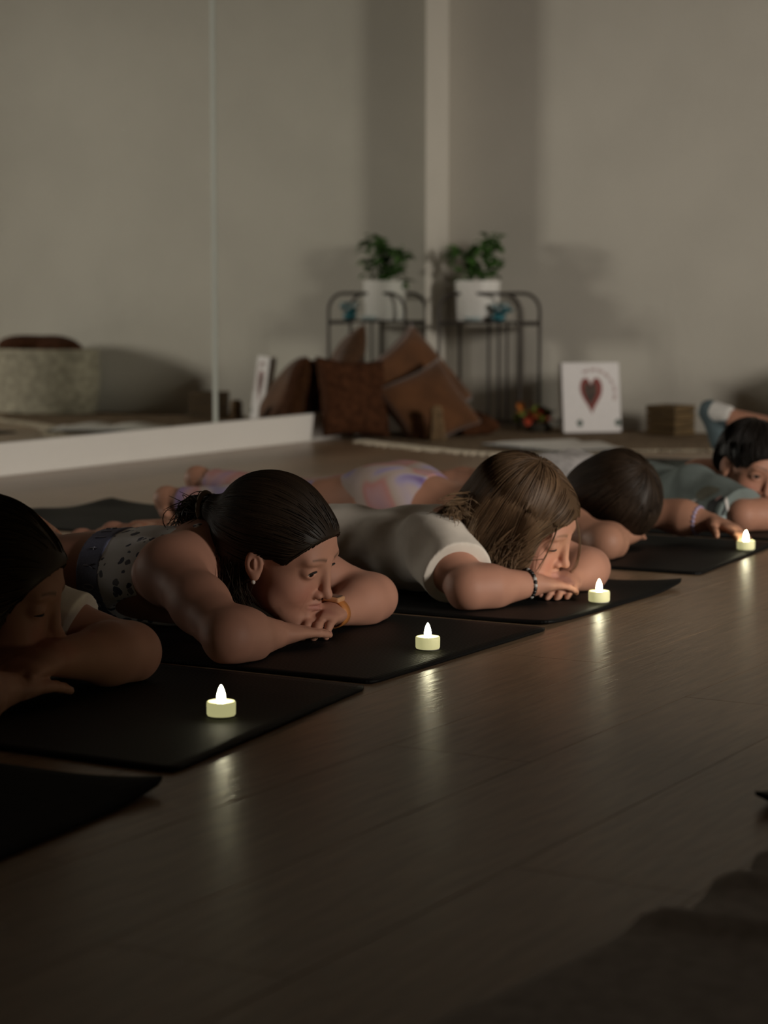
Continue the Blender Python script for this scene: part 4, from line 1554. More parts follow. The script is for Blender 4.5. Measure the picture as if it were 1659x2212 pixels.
# =============================================================== girl in the cream shirt
def girl_cream():
    pr = person_obj((-2.0, 3.45, 0), 'small girl with long loose light brown hair in a cream short-sleeved shirt')
    H = Head((-1.704, 3.446, 0.137), 7.0, 22.0, 10.0, 0.95)
    Y = 3.455
    v = Vol()
    v.ell((-1.90, Y, .080), (.135, .108, .066), None, .03)
    v.ell((-2.03, Y, .072), (.120, .098, .058), None, .04)
    v.ell((-2.15, Y, .072), (.105, .108, .066), None, .04)
    for sd in (-1, 1): v.ell((-2.18, Y + sd * .05, .09), (.07, .056, .052), None, .03)
    shR, shL = A3(-1.815, Y - .118, .095), A3(-1.815, Y + .12, .092)
    v.cap(shR + (-.02, .02, 0), shL + (-.02, -.02, 0), .046, .046, .03)
    elR, wrR = P(1012, 1284, 3.262), P(1150, 1280, 3.385)
    elL, wrL = P(1272, 1240, 3.615), P(1230, 1282, 3.520)
    elR[2] = .040; elL[2] = .040; wrR[2] = .038; wrL[2] = .030
    add_arm(v, shR, elR, wrR, 0.98)
    add_arm(v, shL, elL, wrL, 0.98)
    v.cap((-1.85, Y, .115), H(-.032, 0, -.035), .046, .043, .03)
    t1 = add_hand(v, wrR, (.34, 1, -.10), (-.1, -.2, 1), (-1, 0, .3), 0.74, (0.12, 0.2, 0.2), .08)
    t2 = add_hand(v, wrL, (.20, -1, .0), (.35, 0, 1), (-1, 0, 0.1), 0.74, (0.22, 0.4, 0.35), .08)
    legs = [((-2.20, Y - .055, .066), (-2.44, Y - .045, .05), (-2.66, Y - .02, .048), (-2.735, Y - .01, .016)),
            ((-2.20, Y + .055, .066), (-2.44, Y + .075, .05), (-2.66, Y + .085, .052), (-2.71, Y + .085, .016))]
    for L in legs: add_leg(v, *L, s=.84)
    add_head(v, H, 0.0014, -0.0085)
    finish_body(v, pr, SK1 * (1.0, 1.0, .98), H, 0.0022, (-1.84, -1.5), 0.005, brow=(0.16, 0.09, 0.05), lip=(0.40, 0.19, 0.16))
    add_eyes(pr, H, (0.8, 0, -0.6), eye_open=0.0014, gz=-0.0085)
    # shirt
    m_cr = mat('cream_cotton', (0.70, 0.63, 0.55), 0.9, spec=0.15, sheen=0.15, bump=0.15, bscale=700, scale=40, var=0.04)
    g = .010
    w = Vol()
    w.ell((-1.90, Y, .080), (.135 + g, .112 + g, .066 + g), None, .03)
    w.ell((-2.03, Y, .072), (.130 + g, .104 + g, .060 + g), None, .04)
    w.ell((-2.11, Y, .070), (.085 + g, .108 + g, .062 + g), None, .04)
    for sh, el, sd in ((shR, elR, -1), (shL, elL, 1)):
        d = nrm(el - sh)
        cut = sh + (el - sh) * .60
        w.cap(sh + (-.025, sd * -.02, 0), sh, .052 + g, .050 + g, .03)
        w.cap(sh, cut + d * .03, .049 + g, .050 + g, .022, clip=[(cut, d)])
    w.half((-2.155, Y, .1), (-1, 0, .06))
    w.ell(H(-.02, 0, -.05), (.062, .066, .05), H.A, .006, '-')
    w.disp(wrinkles(.0026, [(26, 38, 60, 0, 1), (52, -30, 35, 2, .7), (15, 70, 20, 4, .6), (80, 20, -60, 1, .35)]))
    cloth(w, 'shirt', pr, m_cr, 0.0030, 2)
    # orange patterned leggings
    m_or = mat('orange_leggings', (0.46, 0.17, 0.09), 0.8, col2=(0.52, 0.30, 0.2), scale=70, var=0.1)
    w = Vol()
    w.ell((-2.15, Y, .072), (.108, .112, .070), None, .04)
    for sd in (-1, 1): w.ell((-2.18, Y + sd * .05, .09), (.073, .059, .056), None, .03)
    for hip, kn, an, toe in legs:
        hip, kn, an = A3(hip), A3(kn), A3(an)
        w.cap(hip, kn, .065, .046, .03)
        c1 = kn * .68 + an * .32
        w.cap(kn, c1, .046, .044, .02); w.cap(c1, an, .044, .028, .02, clip=[(an - nrm(an - kn) * .035, nrm(an - kn))])
    w.half((-2.10, Y, .1), (1, 0, 0))
    cloth(w, 'leggings', pr, m_or, 0.0042)
    # long loose hair
    s = H.s
    hv = Vol()
    hv.ell(H(-.020, 0, .036), A3(.1010, .0860, .0910) * s, H.A, .02)
    hv.ell(H(.030, 0, .038), A3(.0625, .0690, .0520) * s, H.A, .02)
    hv.ell(H(-.060, 0, -.02), A3(.066, .078, .075) * s, H.A, .03)
    hv.ell(H(-.028, -.052, -.045), A3(.060, .040, .085) * s, H.A, .03)
    hv.ell(H(-.030, .052, -.045), A3(.055, .040, .08) * s, H.A, .03)
    hv.ell(H(.122, .0, -.036), A3(.092, .088, .0870) * s, H.A, .012 * s, '-')
    hv.ell(H(.016, -.066, -.022), A3(.040, .016, .078) * s, H.A, .02 * s)
    hv.ell(H(.016, .066, -.022), A3(.036, .016, .07) * s, H.A, .02 * s)
    hv.cap(H(-.08, -.02, -.02), H(-.125, -.03, -.06), .05 * s, .035 * s, .03)
    shell = hv.mesh('hair_shell', 0.003)
    crown = H(-.01, .0, .125)
    roots = surf_points(hv, 3600, lambda p: H.local(p)[:, 2] > -.055, 3)

    def flow(p, t):
        q = H.local(p)
        side = np.sign(q[:, 1] + 1e-4)[:, None]
        d = (p - crown[None])
        d /= np.linalg.norm(d, axis=1)[:, None]
        back = np.clip((.02 - q[:, :1]) / .08, 0, 1)
        front = np.clip((q[:, :1] - .02) / .05, 0, 1)
        return d + H.A[1][None] * side * (.35 + 1.3 * front) - H.A[2][None] * (.9 - .5 * front) - H.A[0][None] * (.15 + .35 * back + .5 * front)
    def face(p):
        q = H.local(p)
        return (q[:, 0] > .050) & (q[:, 2] < .040) & (np.abs(q[:, 1]) < .062)
    paths = grow(hv, roots, flow, 15, .0085, .0012, 1.0, .12, face)
    hair_object(pr, paths, .0010, (0.105, 0.060, 0.031), .45, 5, 'hair', shell, 3, (0.16, 0.095, 0.05))
    rr = np.random.default_rng(8)
    ps = []
    t = np.linspace(0, 1, 16)[:, None]
    for k in range(26):                                         # locks spread over the shoulder and back
        c0 = H(-.085 + rr.normal() * .014, -.045 + rr.normal() * .03, -.012 + rr.normal() * .02)
        tx = rr.uniform(960, 1040) if k % 3 else rr.uniform(915, 985)
        c1 = P(tx, rr.uniform(1095, 1165) if tx < 990 else rr.uniform(1125, 1215), 3.37 + rr.normal() * .025)
        c1[2] = max(c1[2], .06)
        mid0 = (c0 + c1) / 2 + A3(0, -.02, .02) + rr.normal(size=3) * .012
        fq, ph, am = rr.uniform(4, 8), rr.uniform(0, 6), rr.uniform(.004, .012)
        for i in range(26):
            o = rr.normal(size=3) * .0045
            p0, p1, mid = c0 + o * 1.6, c1 + o * rr.uniform(.4, 1.8), mid0 + o * 1.6
            c = p0 * (1 - t) ** 2 + 2 * mid * t * (1 - t) + p1 * t * t
            c = c + A3(0, 0, am) * np.sin(t * fq + ph) * t + A3(0, -am, 0) * np.cos(t * fq + ph) * t
            ps.append(c)
    for i in range(520):                                        # curtain past the near cheek, down to the wrist
        p0 = H(.012 + rr.normal() * .02, -.082 + rr.normal() * .006, -.02 + rr.normal() * .02)
        tx = rr.uniform(1040, 1125)
        p1 = P(tx, 1235 + (tx - 1040) * .45 + rr.normal() * 6, 3.375 + rr.normal() * .012)
        mid = (p0 + p1) / 2 + A3(-.02, -.018, 0) + rr.normal(size=3) * .006
        ps.append(p0 * (1 - t) ** 2 + 2 * mid * t * (1 - t) + p1 * t * t)
    for i in range(5):                                         # fine locks across the face
        p0 = H(.070 + rr.normal() * .006, -.040 + rr.normal() * .008, .055 + rr.normal() * .006)
        p1 = H(.062 + rr.normal() * .005, -.058 + rr.normal() * .005, -.068 + rr.normal() * .02)
        mid = H(.088, -.072 + rr.normal() * .003, .0)
        ps.append(p0 * (1 - t) ** 2 + 2 * mid * t * (1 - t) + p1 * t * t)
    for i in range(6):                                         # a lock on the far side, curling under the nose
        p0 = H(.060, .055, .05); p1 = P(1212 + rr.normal() * 5, 1252 + rr.normal() * 3, 3.50)
        mid = H(.135 + rr.normal() * .004, .055 + rr.normal() * .004, -.045)
        ps.append(p0 * (1 - t) ** 2 + 2 * mid * t * (1 - t) + p1 * t * t)
    hair_object(pr, np.array(ps), .0008, (0.13, 0.075, 0.04), .45, 6, 'long_hair', None, 3, (0.20, 0.13, 0.07))['kind'] = 'stuff'
    # bracelet
    d = nrm(wrR - elR); u = nrm(np.cross(d, (0, 0, 1))); w2 = np.cross(d, u)
    bl = empty('bracelet', wrR); bl.parent = pr; bl.matrix_parent_inverse = basis(pr).inverted()
    bl['label'] = 'black and white bead bracelet'
    mb = [mat('bead_black', (0.01, 0.01, 0.011), 0.3), mat('bead_white', (0.45, 0.44, 0.42), 0.3)]
    bms = [sphere_mesh('bead', (0, 0, 0), .0040, 8)[0] for _ in range(2)]
    for b_, m_ in zip(bms, mb): b_.materials.append(m_)
    inv = basis(pr).inverted()
    for i in range(26):
        a = 2 * math.pi * i / 26
        o = bpy.data.objects.new('bead', bms[1 if i % 4 == 0 else 0])
        COL.objects.link(o)
        o.parent = bl
        q = wrR - d * .012 + A3(0, 0, .001) + .0242 * (math.cos(a) * u + math.sin(a) * w2)
        o.location = Vector(q) - Vector(wrR)
    return pr


# =============================================================== child at the left edge
def child_left():
    pr = person_obj((-2.25, 2.25, 0), 'nearest child, cut by the left frame edge, brown hair tied back, head bowed over hands')
    H = Head((-1.905, 2.256, 0.149), 20.9, 13.4, 4.4, 0.982)
    Y = 2.245
    v = Vol()
    v.ell((-2.11, Y, .088), (.150, .122, .074), None, .03)
    v.ell((-2.28, Y, .080), (.150, .108, .066), None, .04)
    v.ell((-2.49, Y, .086), (.135, .128, .080), None, .04)
    shR, shL = A3(-2.02, Y - .13, .10), A3(-2.02, Y + .13, .105)
    v.cap(shR + (-.02, .02, 0), shL + (-.02, -.02, 0), .05, .05, .03)
    elL, wrL = P(283, 1432, 2.425), P(110, 1437, 2.262)
    elR, wrR = P(-105, 1500, 2.035), P(12, 1497, 2.16)
    elL[2] = .046; wrL[2] = .060; elR[2] = .042; wrR[2] = .036
    add_arm(v, shL, elL, wrL, 1.08)
    add_arm(v, shR, elR, wrR, 1.05)
    v.cap((-2.05, Y, .125), H(-.032, 0, -.035), .048, .045, .03)
    t1 = add_hand(v, wrR, (.02, 1, -.06), (0, -.05, 1), (-1, 0, 0), 0.86, (0.10, 0.14, 0.12), .03)
    t2 = add_hand(v, wrL, (.05, -1, -.05), (.1, 0, 1), (-1, 0, .2), 0.86, (0.25, 0.5, 0.4), .08)
    for sd in (-1, 1):
        add_leg(v, (-2.53, Y + sd * .065, .08), (-2.86, Y + sd * .085, .057), (-3.13, Y + sd * .1, .05), (-3.23, Y + sd * .11, .02))
    add_head(v, H, 0.0016, -0.0080)
    finish_body(v, pr, SK2, H, 0.0023, (-2.06, -1.6), 0.005, brow=(0.05, 0.03, 0.02), lip=(0.40, 0.14, 0.11))
    add_eyes(pr, H, (0.8, 0, -0.6), eye_open=0.0016, gz=-0.0080)
    nails(pr, t1[3:4], mat('nail_bare', (0.52, 0.33, 0.27), 0.25, spec=0.6))
    g = .010
    m_t = mat('ivory_cotton', (0.72, 0.63, 0.50), 0.9, spec=0.15, bump=0.15, bscale=700, scale=40, var=0.04)
    w = Vol()
    w.ell((-2.11, Y, .088), (.150 + g, .122 + g, .074 + g), None, .03)
    w.ell((-2.28, Y, .080), (.150 + g, .110 + g, .067 + g), None, .04)
    w.ell((-2.40, Y, .082), (.10 + g, .12 + g, .074 + g), None, .04)
    for sh, el, sd in ((shR, elR, -1), (shL, elL, 1)):
        d = nrm(el - sh); cut = sh + (el - sh) * .64
        w.cap(sh + (-.02, sd * -.02, 0), sh, .054 + g, .052 + g, .03)
        w.cap(sh, cut + d * .03, .052 + g, .051 + g, .022, clip=[(cut, d)])
    w.half((-2.44, Y, .1), (-1, 0, 0))
    w.ell(H(-.03, 0, -.06), (.065, .066, .05), H.A, .006, '-')
    w.disp(wrinkles(.0018, [(30, 60, 50, 0, 1), (52, -70, 35, 2, .7), (90, 40, 20, 4, .5)]))
    cloth(w, 'shirt', pr, m_t, 0.0032)
    w = Vol()
    w.ell((-2.49, Y, .086), (.140, .133, .085), None, .04)
    for sd in (-1, 1):
        w.cap((-2.53, Y + sd * .065, .08), (-2.86, Y + sd * .085, .057), .078, .054, .03)
    w.half((-2.43, Y, 0), (1, 0, 0)); w.half((-2.83, Y, 0), (-1, 0, 0))
    cloth(w, 'shorts', pr, mat('navy_cotton', (0.03, 0.035, 0.06), 0.9), 0.006)
    s = H.s
    hv = Vol()
    hv.ell(H(-.020, 0, .036), A3(.1000, .0840, .0900) * s, H.A, .02)
    hv.ell(H(.034, 0, .036), A3(.0600, .0690, .0530) * s, H.A, .02)
    hv.ell(H(-.055, 0, -.012), A3(.062, .066, .064) * s, H.A, .03)
    hv.ell(H(-.010, -.060, -.02), A3(.05, .028, .05) * s, H.A, .02)
    hv.ell(H(-.010, .060, -.02), A3(.05, .028, .05) * s, H.A, .02)
    hv.ell(H(.116, 0, -.030), A3(.079, .105, .0880) * s, H.A, .010 * s, '-')
    hv.cap(H(-.10, 0, .0), H(-.16, 0, -.05), .032 * s, .02 * s, .03)
    hv.cap(H(-.16, 0, -.05), A3(-2.12, Y - .02, .175), .02 * s, .012 * s, .02)
    shell = hv.mesh('hair_shell', 0.0032)
    tie = H(-.125, 0, -.01)
    roots = surf_points(hv, 2400, lambda p: np.ones(len(p), bool), 9)
    paths = grow(hv, roots, lambda p, t: tie[None] - p, 12, .008, .0010)
    hair_object(pr, paths, .0011, (0.058, 0.036, 0.017), .5, 9, 'hair', shell)
    return pr


# =============================================================== child in tie-dye leggings
def child_tiedye():
    pr = person_obj((-2.35, 4.2, 0), 'child in pastel tie-dye leggings lying face down, one arm reaching to a tealight')
    H = Head((-1.868, 4.19, 0.098), -12, 66, 0, 0.90)
    Y = 4.20
    v = Vol()
    v.ell((-2.07, Y, .076), (.135, .108, .058), None, .03)
    v.ell((-2.22, Y, .070), (.13, .097, .050), None, .04)
    v.ell((-2.37, Y, .082), (.115, .118, .070), None, .04)
    for sd in (-1, 1): v.ell((-2.40, Y + sd * .054, .105), (.082, .062, .056), None, .03)
    shR, shL = A3(-1.985, Y - .118, .085), A3(-1.985, Y + .12, .085)
    v.cap(shR + (-.02, .02, 0), shL + (-.02, -.02, 0), .044, .044, .03)
    elR, wrR = P(1325, 1178, 4.005), P(1290, 1176, 4.14)
    elR = A3(-1.80, 4.005, .04); wrR = A3(-1.83, 4.15, .032)
    elL, wrL = A3(-1.80, 4.365, .060), P(1535, 1142, 4.36)
    wrL[2] = .052
    add_arm(v, shR, elR, wrR, .94)
    add_arm(v, shL, elL, wrL, .92)
    v.cap((-2.0, Y, .098), H(-.032, 0, -.035), .044, .042, .03)
    add_hand(v, wrR, (-.1, 1, 0), (0, 0, 1), (-1, 0, 0), .76, (0.1, 0.1, 0.1))
    add_hand(v, wrL, (.95, -.25, -.16), (.15, .1, 1), (.3, -1, -.1), .82, (0.22, 0.42, 0.42), .16, thumb_out=.85)
    legs = [((-2.43, Y - .06, .075), (-2.70, Y - .075, .05), (-2.935, Y - .085, .062), (-2.955, Y - .09, -.045 + .06)),
            ((-2.43, Y + .06, .075), (-2.72, Y + .085, .056), (-2.98, Y + .10, .092), (-2.995, Y + .105, -.03 + .05))]
    for L in legs: add_leg(v, *L, s=.98)
    add_head(v, H, 0)
    finish_body(v, pr, SK3, H, 0.0028, (-2.0, -1.5), 0.005, m_skin2 and m_skin)
    # leggings
    m_td = mat('tie_dye', (0.5, 0.3, 0.35), 0.75, spec=0.25)
    nt = m_td.node_tree
    tc = nt.nodes.new('ShaderNodeTexCoord')
    nz = nt.nodes.new('ShaderNodeTexNoise'); nz.inputs['Scale'].default_value = 5.5; nz.inputs['Detail'].default_value = 1.0; nz.inputs['Distortion'].default_value = 1.2
    nt.links.new(tc.outputs['Object'], nz.inputs['Vector'])
    rp = nt.nodes.new('ShaderNodeValToRGB')
    el = rp.color_ramp.elements
    cols = [(0.30, (0.19, 0.13, 0.29)), (0.40, (0.34, 0.29, 0.44)), (0.46, (0.44, 0.35, 0.34)), (0.52, (0.42, 0.33, 0.28)), (0.57, (0.46, 0.22, 0.20)), (0.63, (0.46, 0.28, 0.29)), (0.70, (0.30, 0.2, 0.36))]
    el[0].position, el[0].color = cols[0][0], (*cols[0][1], 1)
    el[1].position, el[1].color = cols[-1][0], (*cols[-1][1], 1)
    for p_, c_ in cols[1:-1]:
        e = el.new(p_); e.color = (*c_, 1)
    nt.links.new(nz.outputs['Fac'], rp.inputs['Fac'])
    nt.links.new(rp.outputs[0], nt.nodes['Principled BSDF'].inputs['Base Color'])
    w = Vol()
    w.ell((-2.37, Y, .082), (.118, .121, .074), None, .04)
    for sd in (-1, 1): w.ell((-2.40, Y + sd * .054, .105), (.085, .065, .059), None, .03)
    for hip, kn, an, toe in legs:
        hip, kn, an = A3(hip), A3(kn), A3(an)
        w.cap(hip, kn, .069, .049, .03)
        c1 = kn * .68 + an * .32
        w.cap(kn, c1, .049, .047, .02); w.cap(c1, an, .047, .030, .02, clip=[(an - nrm(an - kn) * .02, nrm(an - kn))])
    w.half((-2.285, Y, .1), (1, 0, .35))
    cloth(w, 'leggings', pr, m_td, 0.0038)
    w = Vol()
    w.ell((-2.07, Y, .076), (.139, .112, .062), None, .03)
    w.ell((-2.22, Y, .070), (.134, .101, .054), None, .04)
    w.half((-2.165, Y, .1), (-1, 0, 0)); w.half((-2.04, Y, .1), (1, 0, -.3))
    w.ell(shR + (.0, -.02, 0), (.07, .06, .08), None, .004, '-'); w.ell(shL + (.0, .02, 0), (.07, .06, .08), None, .004, '-')
    cloth(w, 'crop_top', pr, m_td, 0.0038)
    # bobbed hair
    s = H.s
    hv = Vol()
    hv.ell(H(-.012, 0, .036), A3(.106, .090, .094) * s, H.A, .02)
    hv.ell(H(-.030, 0, -.035), A3(.082, .088, .080) * s, H.A, .04)
    hv.ell(H(.125, 0, -.045), A3(.078, .07, .085) * s, H.A, .012, '-')
    hv.half((0, 0, .012), (0, 0, -1), .01)
    shell = hv.mesh('hair_shell', 0.0032)
    cr_ = H(-.045, 0, .12)
    roots = surf_points(hv, 2200, lambda p: H.local(p)[:, 2] > -.06, 12)

    def flow(p, t):
        d = p - cr_[None]
        return d / (np.linalg.norm(d, axis=1)[:, None]) - H.A[2][None] * .5
    hair_object(pr, grow(hv, roots, flow, 11, .009, .001), .0011, (0.032, 0.019, 0.011), .4, 12, 'hair', shell)
    d = nrm(wrL - elL); u = nrm(np.cross(d, (0, 0, 1))); w2 = np.cross(d, u)
    m_b = mat('bracelet_lilac', (0.34, 0.28, 0.42), 0.35)
    bms = sphere_mesh('bead', (0, 0, 0), .0058, 8)[0]
    bms.materials.append(m_b)
    bl = empty('bracelet', wrL); bl.parent = pr; bl.matrix_parent_inverse = basis(pr).inverted()
    bl['label'] = 'lilac bead bracelet'
    for i in range(18):
        a = 2 * math.pi * i / 18
        o = bpy.data.objects.new('bead', bms)
        COL.objects.link(o); o.parent = bl
        o.location = Vector(-d * .030 + .0265 * (math.cos(a) * u + math.sin(a) * w2))
    return pr


# =============================================================== child in the grey-green shirt
def child_green():
    pr = person_obj((-2.1, 4.86, 0), 'dark-haired child in a grey-green shirt facing the camera at the right frame edge')
    H = Head((-1.805, 4.835, 0.132), -36, 15.0, -12, 0.90)
    Y = 4.86
    v = Vol()
    v.ell((-1.99, Y, .070), (.135, .108, .052), None, .03)
    v.ell((-2.12, Y, .068), (.13, .100, .050), None, .04)
    v.ell((-2.26, Y, .074), (.11, .112, .062), None, .04)
    for sd in (-1, 1): v.ell((-2.28, Y + sd * .05, .092), (.075, .058, .048), None, .03)
    shR, shL = A3(-1.905, Y - .122, .078), A3(-1.905, Y + .12, .08)
    v.cap(shR + (-.02, .02, 0), shL + (-.02, -.02, 0), .044, .044, .03)
    elR, wrR = A3(-1.745, 4.625, .040), A3(-1.66, 4.76, .040)
    elL, wrL = A3(-1.70, 5.05, .04), A3(-1.655, 4.88, .045)
    add_arm(v, shR, elR, wrR, .96); add_arm(v, shL, elL, wrL, .96)
    v.cap((-1.94, Y, .10), H(-.032, 0, -.035), .044, .042, .03)
    add_hand(v, wrR, (.1, 1, 0), (0, 0, 1), (-1, 0, 0), .8, (.15, .2, .2))
    add_hand(v, wrL, (.1, -1, .05), (0, 0, 1), (-1, 0, 0), .8, (.25, .35, .3))
    legs = [((-2.31, Y - .056, .068), (-2.54, Y - .03, .048), (-2.72, Y + .0, .046), (-2.79, Y + .0, .016)),
            ((-2.31, Y + .056, .068), (-2.56, Y + .08, .048), (-2.76, Y + .1, .046), (-2.83, Y + .1, .016))]
    for L in legs: add_leg(v, *L, s=.86)
    add_head(v, H, 0.0048, -0.001)
    finish_body(v, pr, SK2, H, 0.0026, (-1.95, -1.5), 0.005, brow=(0.03, 0.02, 0.015), lip=(0.36, 0.13, 0.11))
    add_eyes(pr, H, (1, -0.1, -0.1), (0.02, 0.013, 0.01), 0.0048, -0.001)
    g = .010
    m_t = mat('grey_green_cotton', (0.17, 0.20, 0.19), 0.9, spec=0.15, var=0.08, scale=30)
    w = Vol()
    w.ell((-1.99, Y, .070), (.135 + g, .112 + g, .053 + g), None, .03)
    w.ell((-2.12, Y, .068), (.135 + g, .106 + g, .053 + g), None, .04)
    cuts = []
    for sh, el, sd in ((shR, elR, -1), (shL, elL, 1)):
        d = nrm(el - sh); cut = sh + (el - sh) * (.98 if sd < 0 else .66)
        cuts.append((cut, d))
        w.cap(sh + (-.02, sd * -.02, 0), sh, .050 + g, .050 + g, .03)
        w.cap(sh, cut + d * .03, .048 + g, (.052 if sd < 0 else .054) + g, .022, clip=[(cut, d)])
    w.half((-2.185, Y, .1), (-1, 0, .1))
    w.ell(H(-.02, 0, -.05), (.06, .062, .05), H.A, .006, '-')
    w.disp(wrinkles(.0020, [(26, 38, 60, 0, 1), (52, -30, 35, 2, .7), (40, 70, 20, 4, .6)]))
    shirt = cloth(w, 'shirt', pr, m_t, 0.0036)
    # printed patches on the sleeve: pale hem, black-and-white print
    cut, d = cuts[0]
    probe = w

    def patch(name, cols, cpx, rpx, Yp, m, lift=.0016):
        pts = []
        for a in np.linspace(0, 2 * math.pi, 25)[:-1]:
            p = P(cpx[0] + rpx[0] * math.cos(a) + rpx[2] * math.sin(a), cpx[1] + rpx[1] * math.sin(a), Yp)
            pts.append(p)
        c0 = P(cpx[0], cpx[1], Yp)
        grid = [c0 + (q - c0) * f for f in (0.001, .35, .7, 1.0) for q in pts]
        q = np.array(grid)
        for _ in range(14):                    # settle onto the cloth
            e = probe.eval(q) - lift
            q = q - probe.normal(q) * np.clip(e, -.02, .02)[:, None]
        Q = [(r * 24 + i, r * 24 + (i + 1) % 24, (r + 1) * 24 + (i + 1) % 24, (r + 1) * 24 + i) for r in range(3) for i in range(24)]
        return link(name, np_mesh(name, q, Q), m, shirt, True)
    m_bk = mat('print_black', (0.012, 0.012, 0.013), 0.8); m_wh = mat('print_white', (0.52, 0.49, 0.46), 0.8)
    m_pk = mat('print_pink', (0.40, 0.2, 0.18), 0.8); m_ol = mat('print_olive', (0.11, 0.105, 0.075), 0.85); m_bl = mat('print_pale_blue', (0.36, 0.42, 0.42), 0.8)
    patch('shirt_print', None, (1512, 1050), (36, 30, 0), 4.61, m_ol, .0010)
    patch('shirt_print', None, (1545, 1092), (26, 24, -4), 4.59, m_bk, .0014)
    patch('shirt_print', None, (1473, 1092), (16, 12, 0), 4.61, m_bk, .0014)
    patch('shirt_print', None, (1478, 1080), (12, 5, -5), 4.61, m_wh, .0020)
    patch('shirt_print', None, (1549, 1072), (4, 9, -4), 4.59, m_pk, .0022)
    patch('shirt_print', None, (1576, 1092), (6, 24, 12), 4.585, m_wh, .0022)
    patch('shirt_print', None, (1500, 1112), (30, 12, 0), 4.60, m_wh, .0018)
    patch('shirt_print', None, (1552, 1121), (24, 7, 0), 4.585, m_bl, .0022)
    patch('shirt_print', None, (1575, 1094), (4, 4, 0), 4.585, m_wh, .0026)
    patch('shirt_collar', None, (1512, 1008), (34, 9, 0), 4.78, m_bl, .0022)
    patch('shirt_print', None, (1512, 1004), (14, 4, 0), 4.78, m_bk, .0030)
    w = Vol()
    w.ell((-2.26, Y, .074), (.118, .120, .068), None, .04)
    for sd, L in zip((-1, 1), legs):
        w.ell((-2.28, Y + sd * .05, .092), (.08, .064, .053), None, .03)
        a, b2 = A3(L[0]), A3(L[1])
        w.cap(a, b2, .07, .056, .03, clip=[(a * .35 + b2 * .65, nrm(b2 - a))])
    w.half((-2.175, Y, .1), (1, 0, 0))
    w.disp(wrinkles(.0020, [(36, 48, 60, 0, 1), (52, -30, 35, 2, .7)]))
    cloth(w, 'shorts', pr, mat('pale_grey_print', (0.50, 0.47, 0.46), 0.85, var=0.15, scale=60), 0.004)
    s = H.s
    hv = Vol()
    hv.ell(H(-.020, 0, .036), A3(.0970, .0815, .0880) * s, H.A, .02)
    hv.ell(H(.032, 0, .040), A3(.0640, .0690, .0520) * s, H.A, .02)
    hv.ell(H(-.058, 0, -.012), A3(.055, .062, .055) * s, H.A, .03)
    hv.ell(H(.120, 0, -.036), A3(.084, .105, .0960) * s, H.A, .008 * s, '-')
    for sd in (-1, 1): hv.ell(H(.0, sd * .085, -.045), A3(.050, .04, .056) * s, H.A, .01 * s, '-')
    shell = hv.mesh('hair_shell', 0.0032)
    cr_ = H(-.03, 0, .125)
    roots = surf_points(hv, 1500, lambda p: np.ones(len(p), bool), 15)

    def flow(p, t):
        dd = p - cr_[None]
        return dd / np.linalg.norm(dd, axis=1)[:, None]
    hair_object(pr, grow(hv, roots, flow, 7, .006, .0012), .0012, (0.014, 0.010, 0.008), .4, 15, 'hair', shell)
    return pr


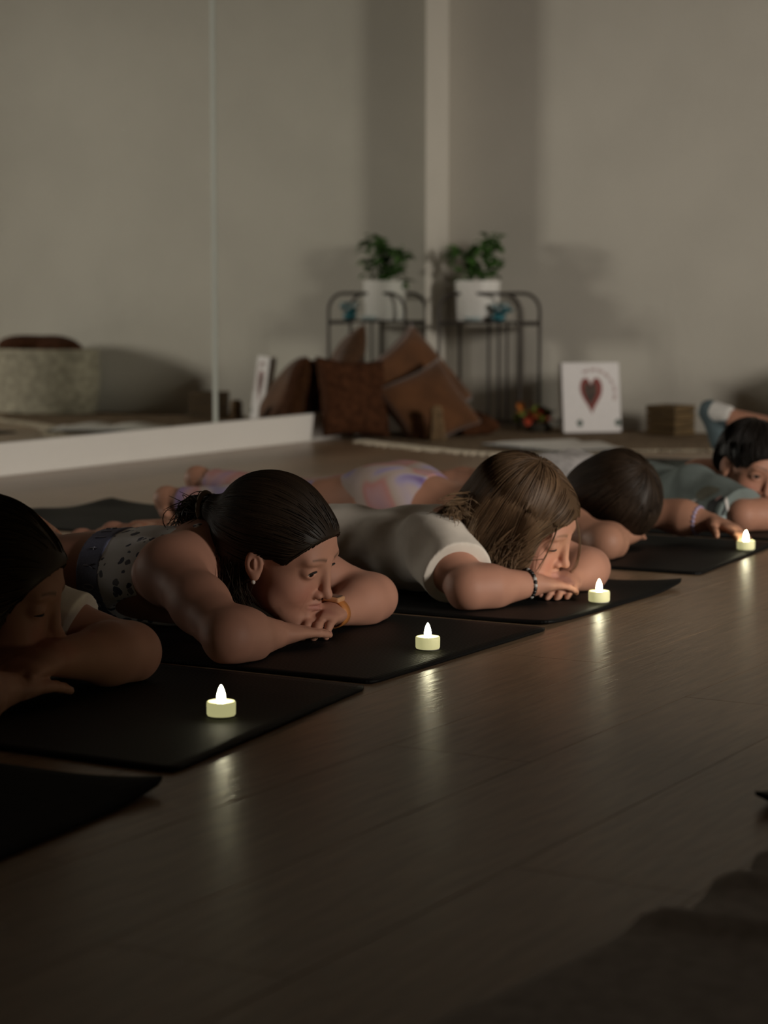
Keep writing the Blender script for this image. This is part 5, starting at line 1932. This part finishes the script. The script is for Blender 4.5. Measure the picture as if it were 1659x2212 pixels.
# =============================================================== child with raised socked feet, far back
def child_socks():
    pr = person_obj((-1.9, 6.2, 0), 'farthest child, only bent-up legs in white and teal socks showing at the right')
    Y = 6.2
    H = Head((-1.36, Y, 0.12), 0, 60, 0, 0.9)
    v = Vol()
    v.ell((-1.56, Y, .076), (.135, .108, .058), None, .03)
    v.ell((-1.71, Y, .070), (.13, .097, .052), None, .04)
    v.ell((-1.86, Y, .080), (.115, .116, .068), None, .04)
    for sd in (-1, 1): v.ell((-1.89, Y + sd * .052, .10), (.08, .06, .052), None, .03)
    v.cap((-1.50, Y - .1, .09), (-1.50, Y + .1, .09), .044, .044, .03)
    add_arm(v, (-1.48, Y - .12, .085), (-1.32, Y - .22, .04), (-1.22, Y - .09, .035), .94)
    add_arm(v, (-1.48, Y + .12, .085), (-1.32, Y + .22, .04), (-1.22, Y + .09, .035), .94)
    add_hand(v, (-1.22, Y - .09, .035), (.1, 1, 0), (0, 0, 1), (-1, 0, 0), .78)
    add_hand(v, (-1.22, Y + .09, .04), (.1, -1, 0), (0, 0, 1), (-1, 0, 0), .78)
    v.cap((-1.50, Y, .10), H(-.032, 0, -.035), .044, .042, .03)
    legs = [((-1.91, Y - .05, .072), (-2.16, Y - .06, .060), (-2.385, Y - .05, .175), P(1515, 868, Y - .05)),
            ((-1.91, Y + .05, .072), (-2.16, Y + .06, .055), (-2.36, Y + .05, .10), (-2.40, Y + .05, .02))]
    # near leg bent up, sole towards the mirror
    a1 = P(1545, 892, Y - .05)
    legs[0] = ((-1.91, Y - .05, .072), (-2.12, Y - .06, .10), a1, a1 + nrm(P(1540, 968, Y - .05) - P(1528, 880, Y - .05)) * .13)
    for L in legs: add_leg(v, *L, s=.88)
    add_head(v, H, 0)
    finish_body(v, pr, SK2, H, 0.0040, None, 0.005)
    m_w = mat('sock_white', (0.55, 0.53, 0.50), 0.9); m_tl = mat('sock_teal', (0.07, 0.10, 0.11), 0.9)

    def sock(L, split):
        hip, kn, an, toe = (A3(x) for x in L)
        w = Vol()
        s = .88
        d = nrm(toe - an); leg = nrm(an - kn)
        w.cap(an - leg * .035, an, .032, .031, .015)
        w.ell(an + leg * .02, (.031,) * 3, None, .012)
        w.cap(an + leg * .02, an + (toe - an) * .62, .029, .027, .015)
        w.cap(an + (toe - an) * .62, toe, .027, .020, .015, flat=(leg, .8))
        a = cloth(w, 'sock', pr, m_tl, 0.004, 2, floor=True)
        w = Vol()
        w.cap(an - leg * .036, an + leg * .004, .0345, .0345, .01)
        w.ell(an + leg * .026, (.030,) * 3, None, .01)
        w.half(an + d * .026, d)
        b = cloth(w, 'sock_cuff', pr, m_w, 0.004, 2)
        return a
    for L in legs: sock(L, 1)
    g = .01
    w = Vol()
    w.ell((-1.56, Y, .076), (.135 + g, .112 + g, .058 + g), None, .03)
    w.ell((-1.71, Y, .070), (.135 + g, .105 + g, .054 + g), None, .04)
    w.half((-1.80, Y, 0), (-1, 0, 0)); w.half((-1.47, Y, 0), (1, 0, 0))
    cloth(w, 'shirt', pr, mat('charcoal_cotton', (0.05, 0.05, 0.055), 0.9), 0.006)
    w = Vol()
    w.ell((-1.86, Y, .080), (.12, .121, .073), None, .04)
    for sd in (-1, 1): w.ell((-1.89, Y + sd * .052, .10), (.085, .065, .057), None, .03)
    w.cap((-1.91, Y - .05, .072), (-2.04, Y - .055, .085), .07, .062, .03); w.cap((-1.91, Y + .05, .072), (-2.04, Y + .055, .064), .07, .062, .03)
    w.half((-1.78, Y, 0), (1, 0, 0))
    cloth(w, 'shorts', pr, mat('navy_cotton', (0.03, 0.035, 0.06), 0.9), 0.006)
    hv = Vol()
    hv.ell(H(-.015, 0, .036), A3(.1, .086, .09) * .9, H.A, .02)
    hv.ell(H(.12, 0, -.04), A3(.08, .09, .085) * .9, H.A, .01, '-')
    shell = hv.mesh('hair_shell', .004)
    roots = surf_points(hv, 700, lambda p: np.ones(len(p), bool), 21)
    hair_object(pr, grow(hv, roots, lambda p, t: p - H(-.03, 0, .12)[None], 8, .008, .001), .0016, (0.03, 0.02, 0.012), .4, 21, 'hair', shell)
    return pr


for fn in (girl_spotted, girl_cream, child_left, child_tiedye, child_green, child_socks):
    fn()
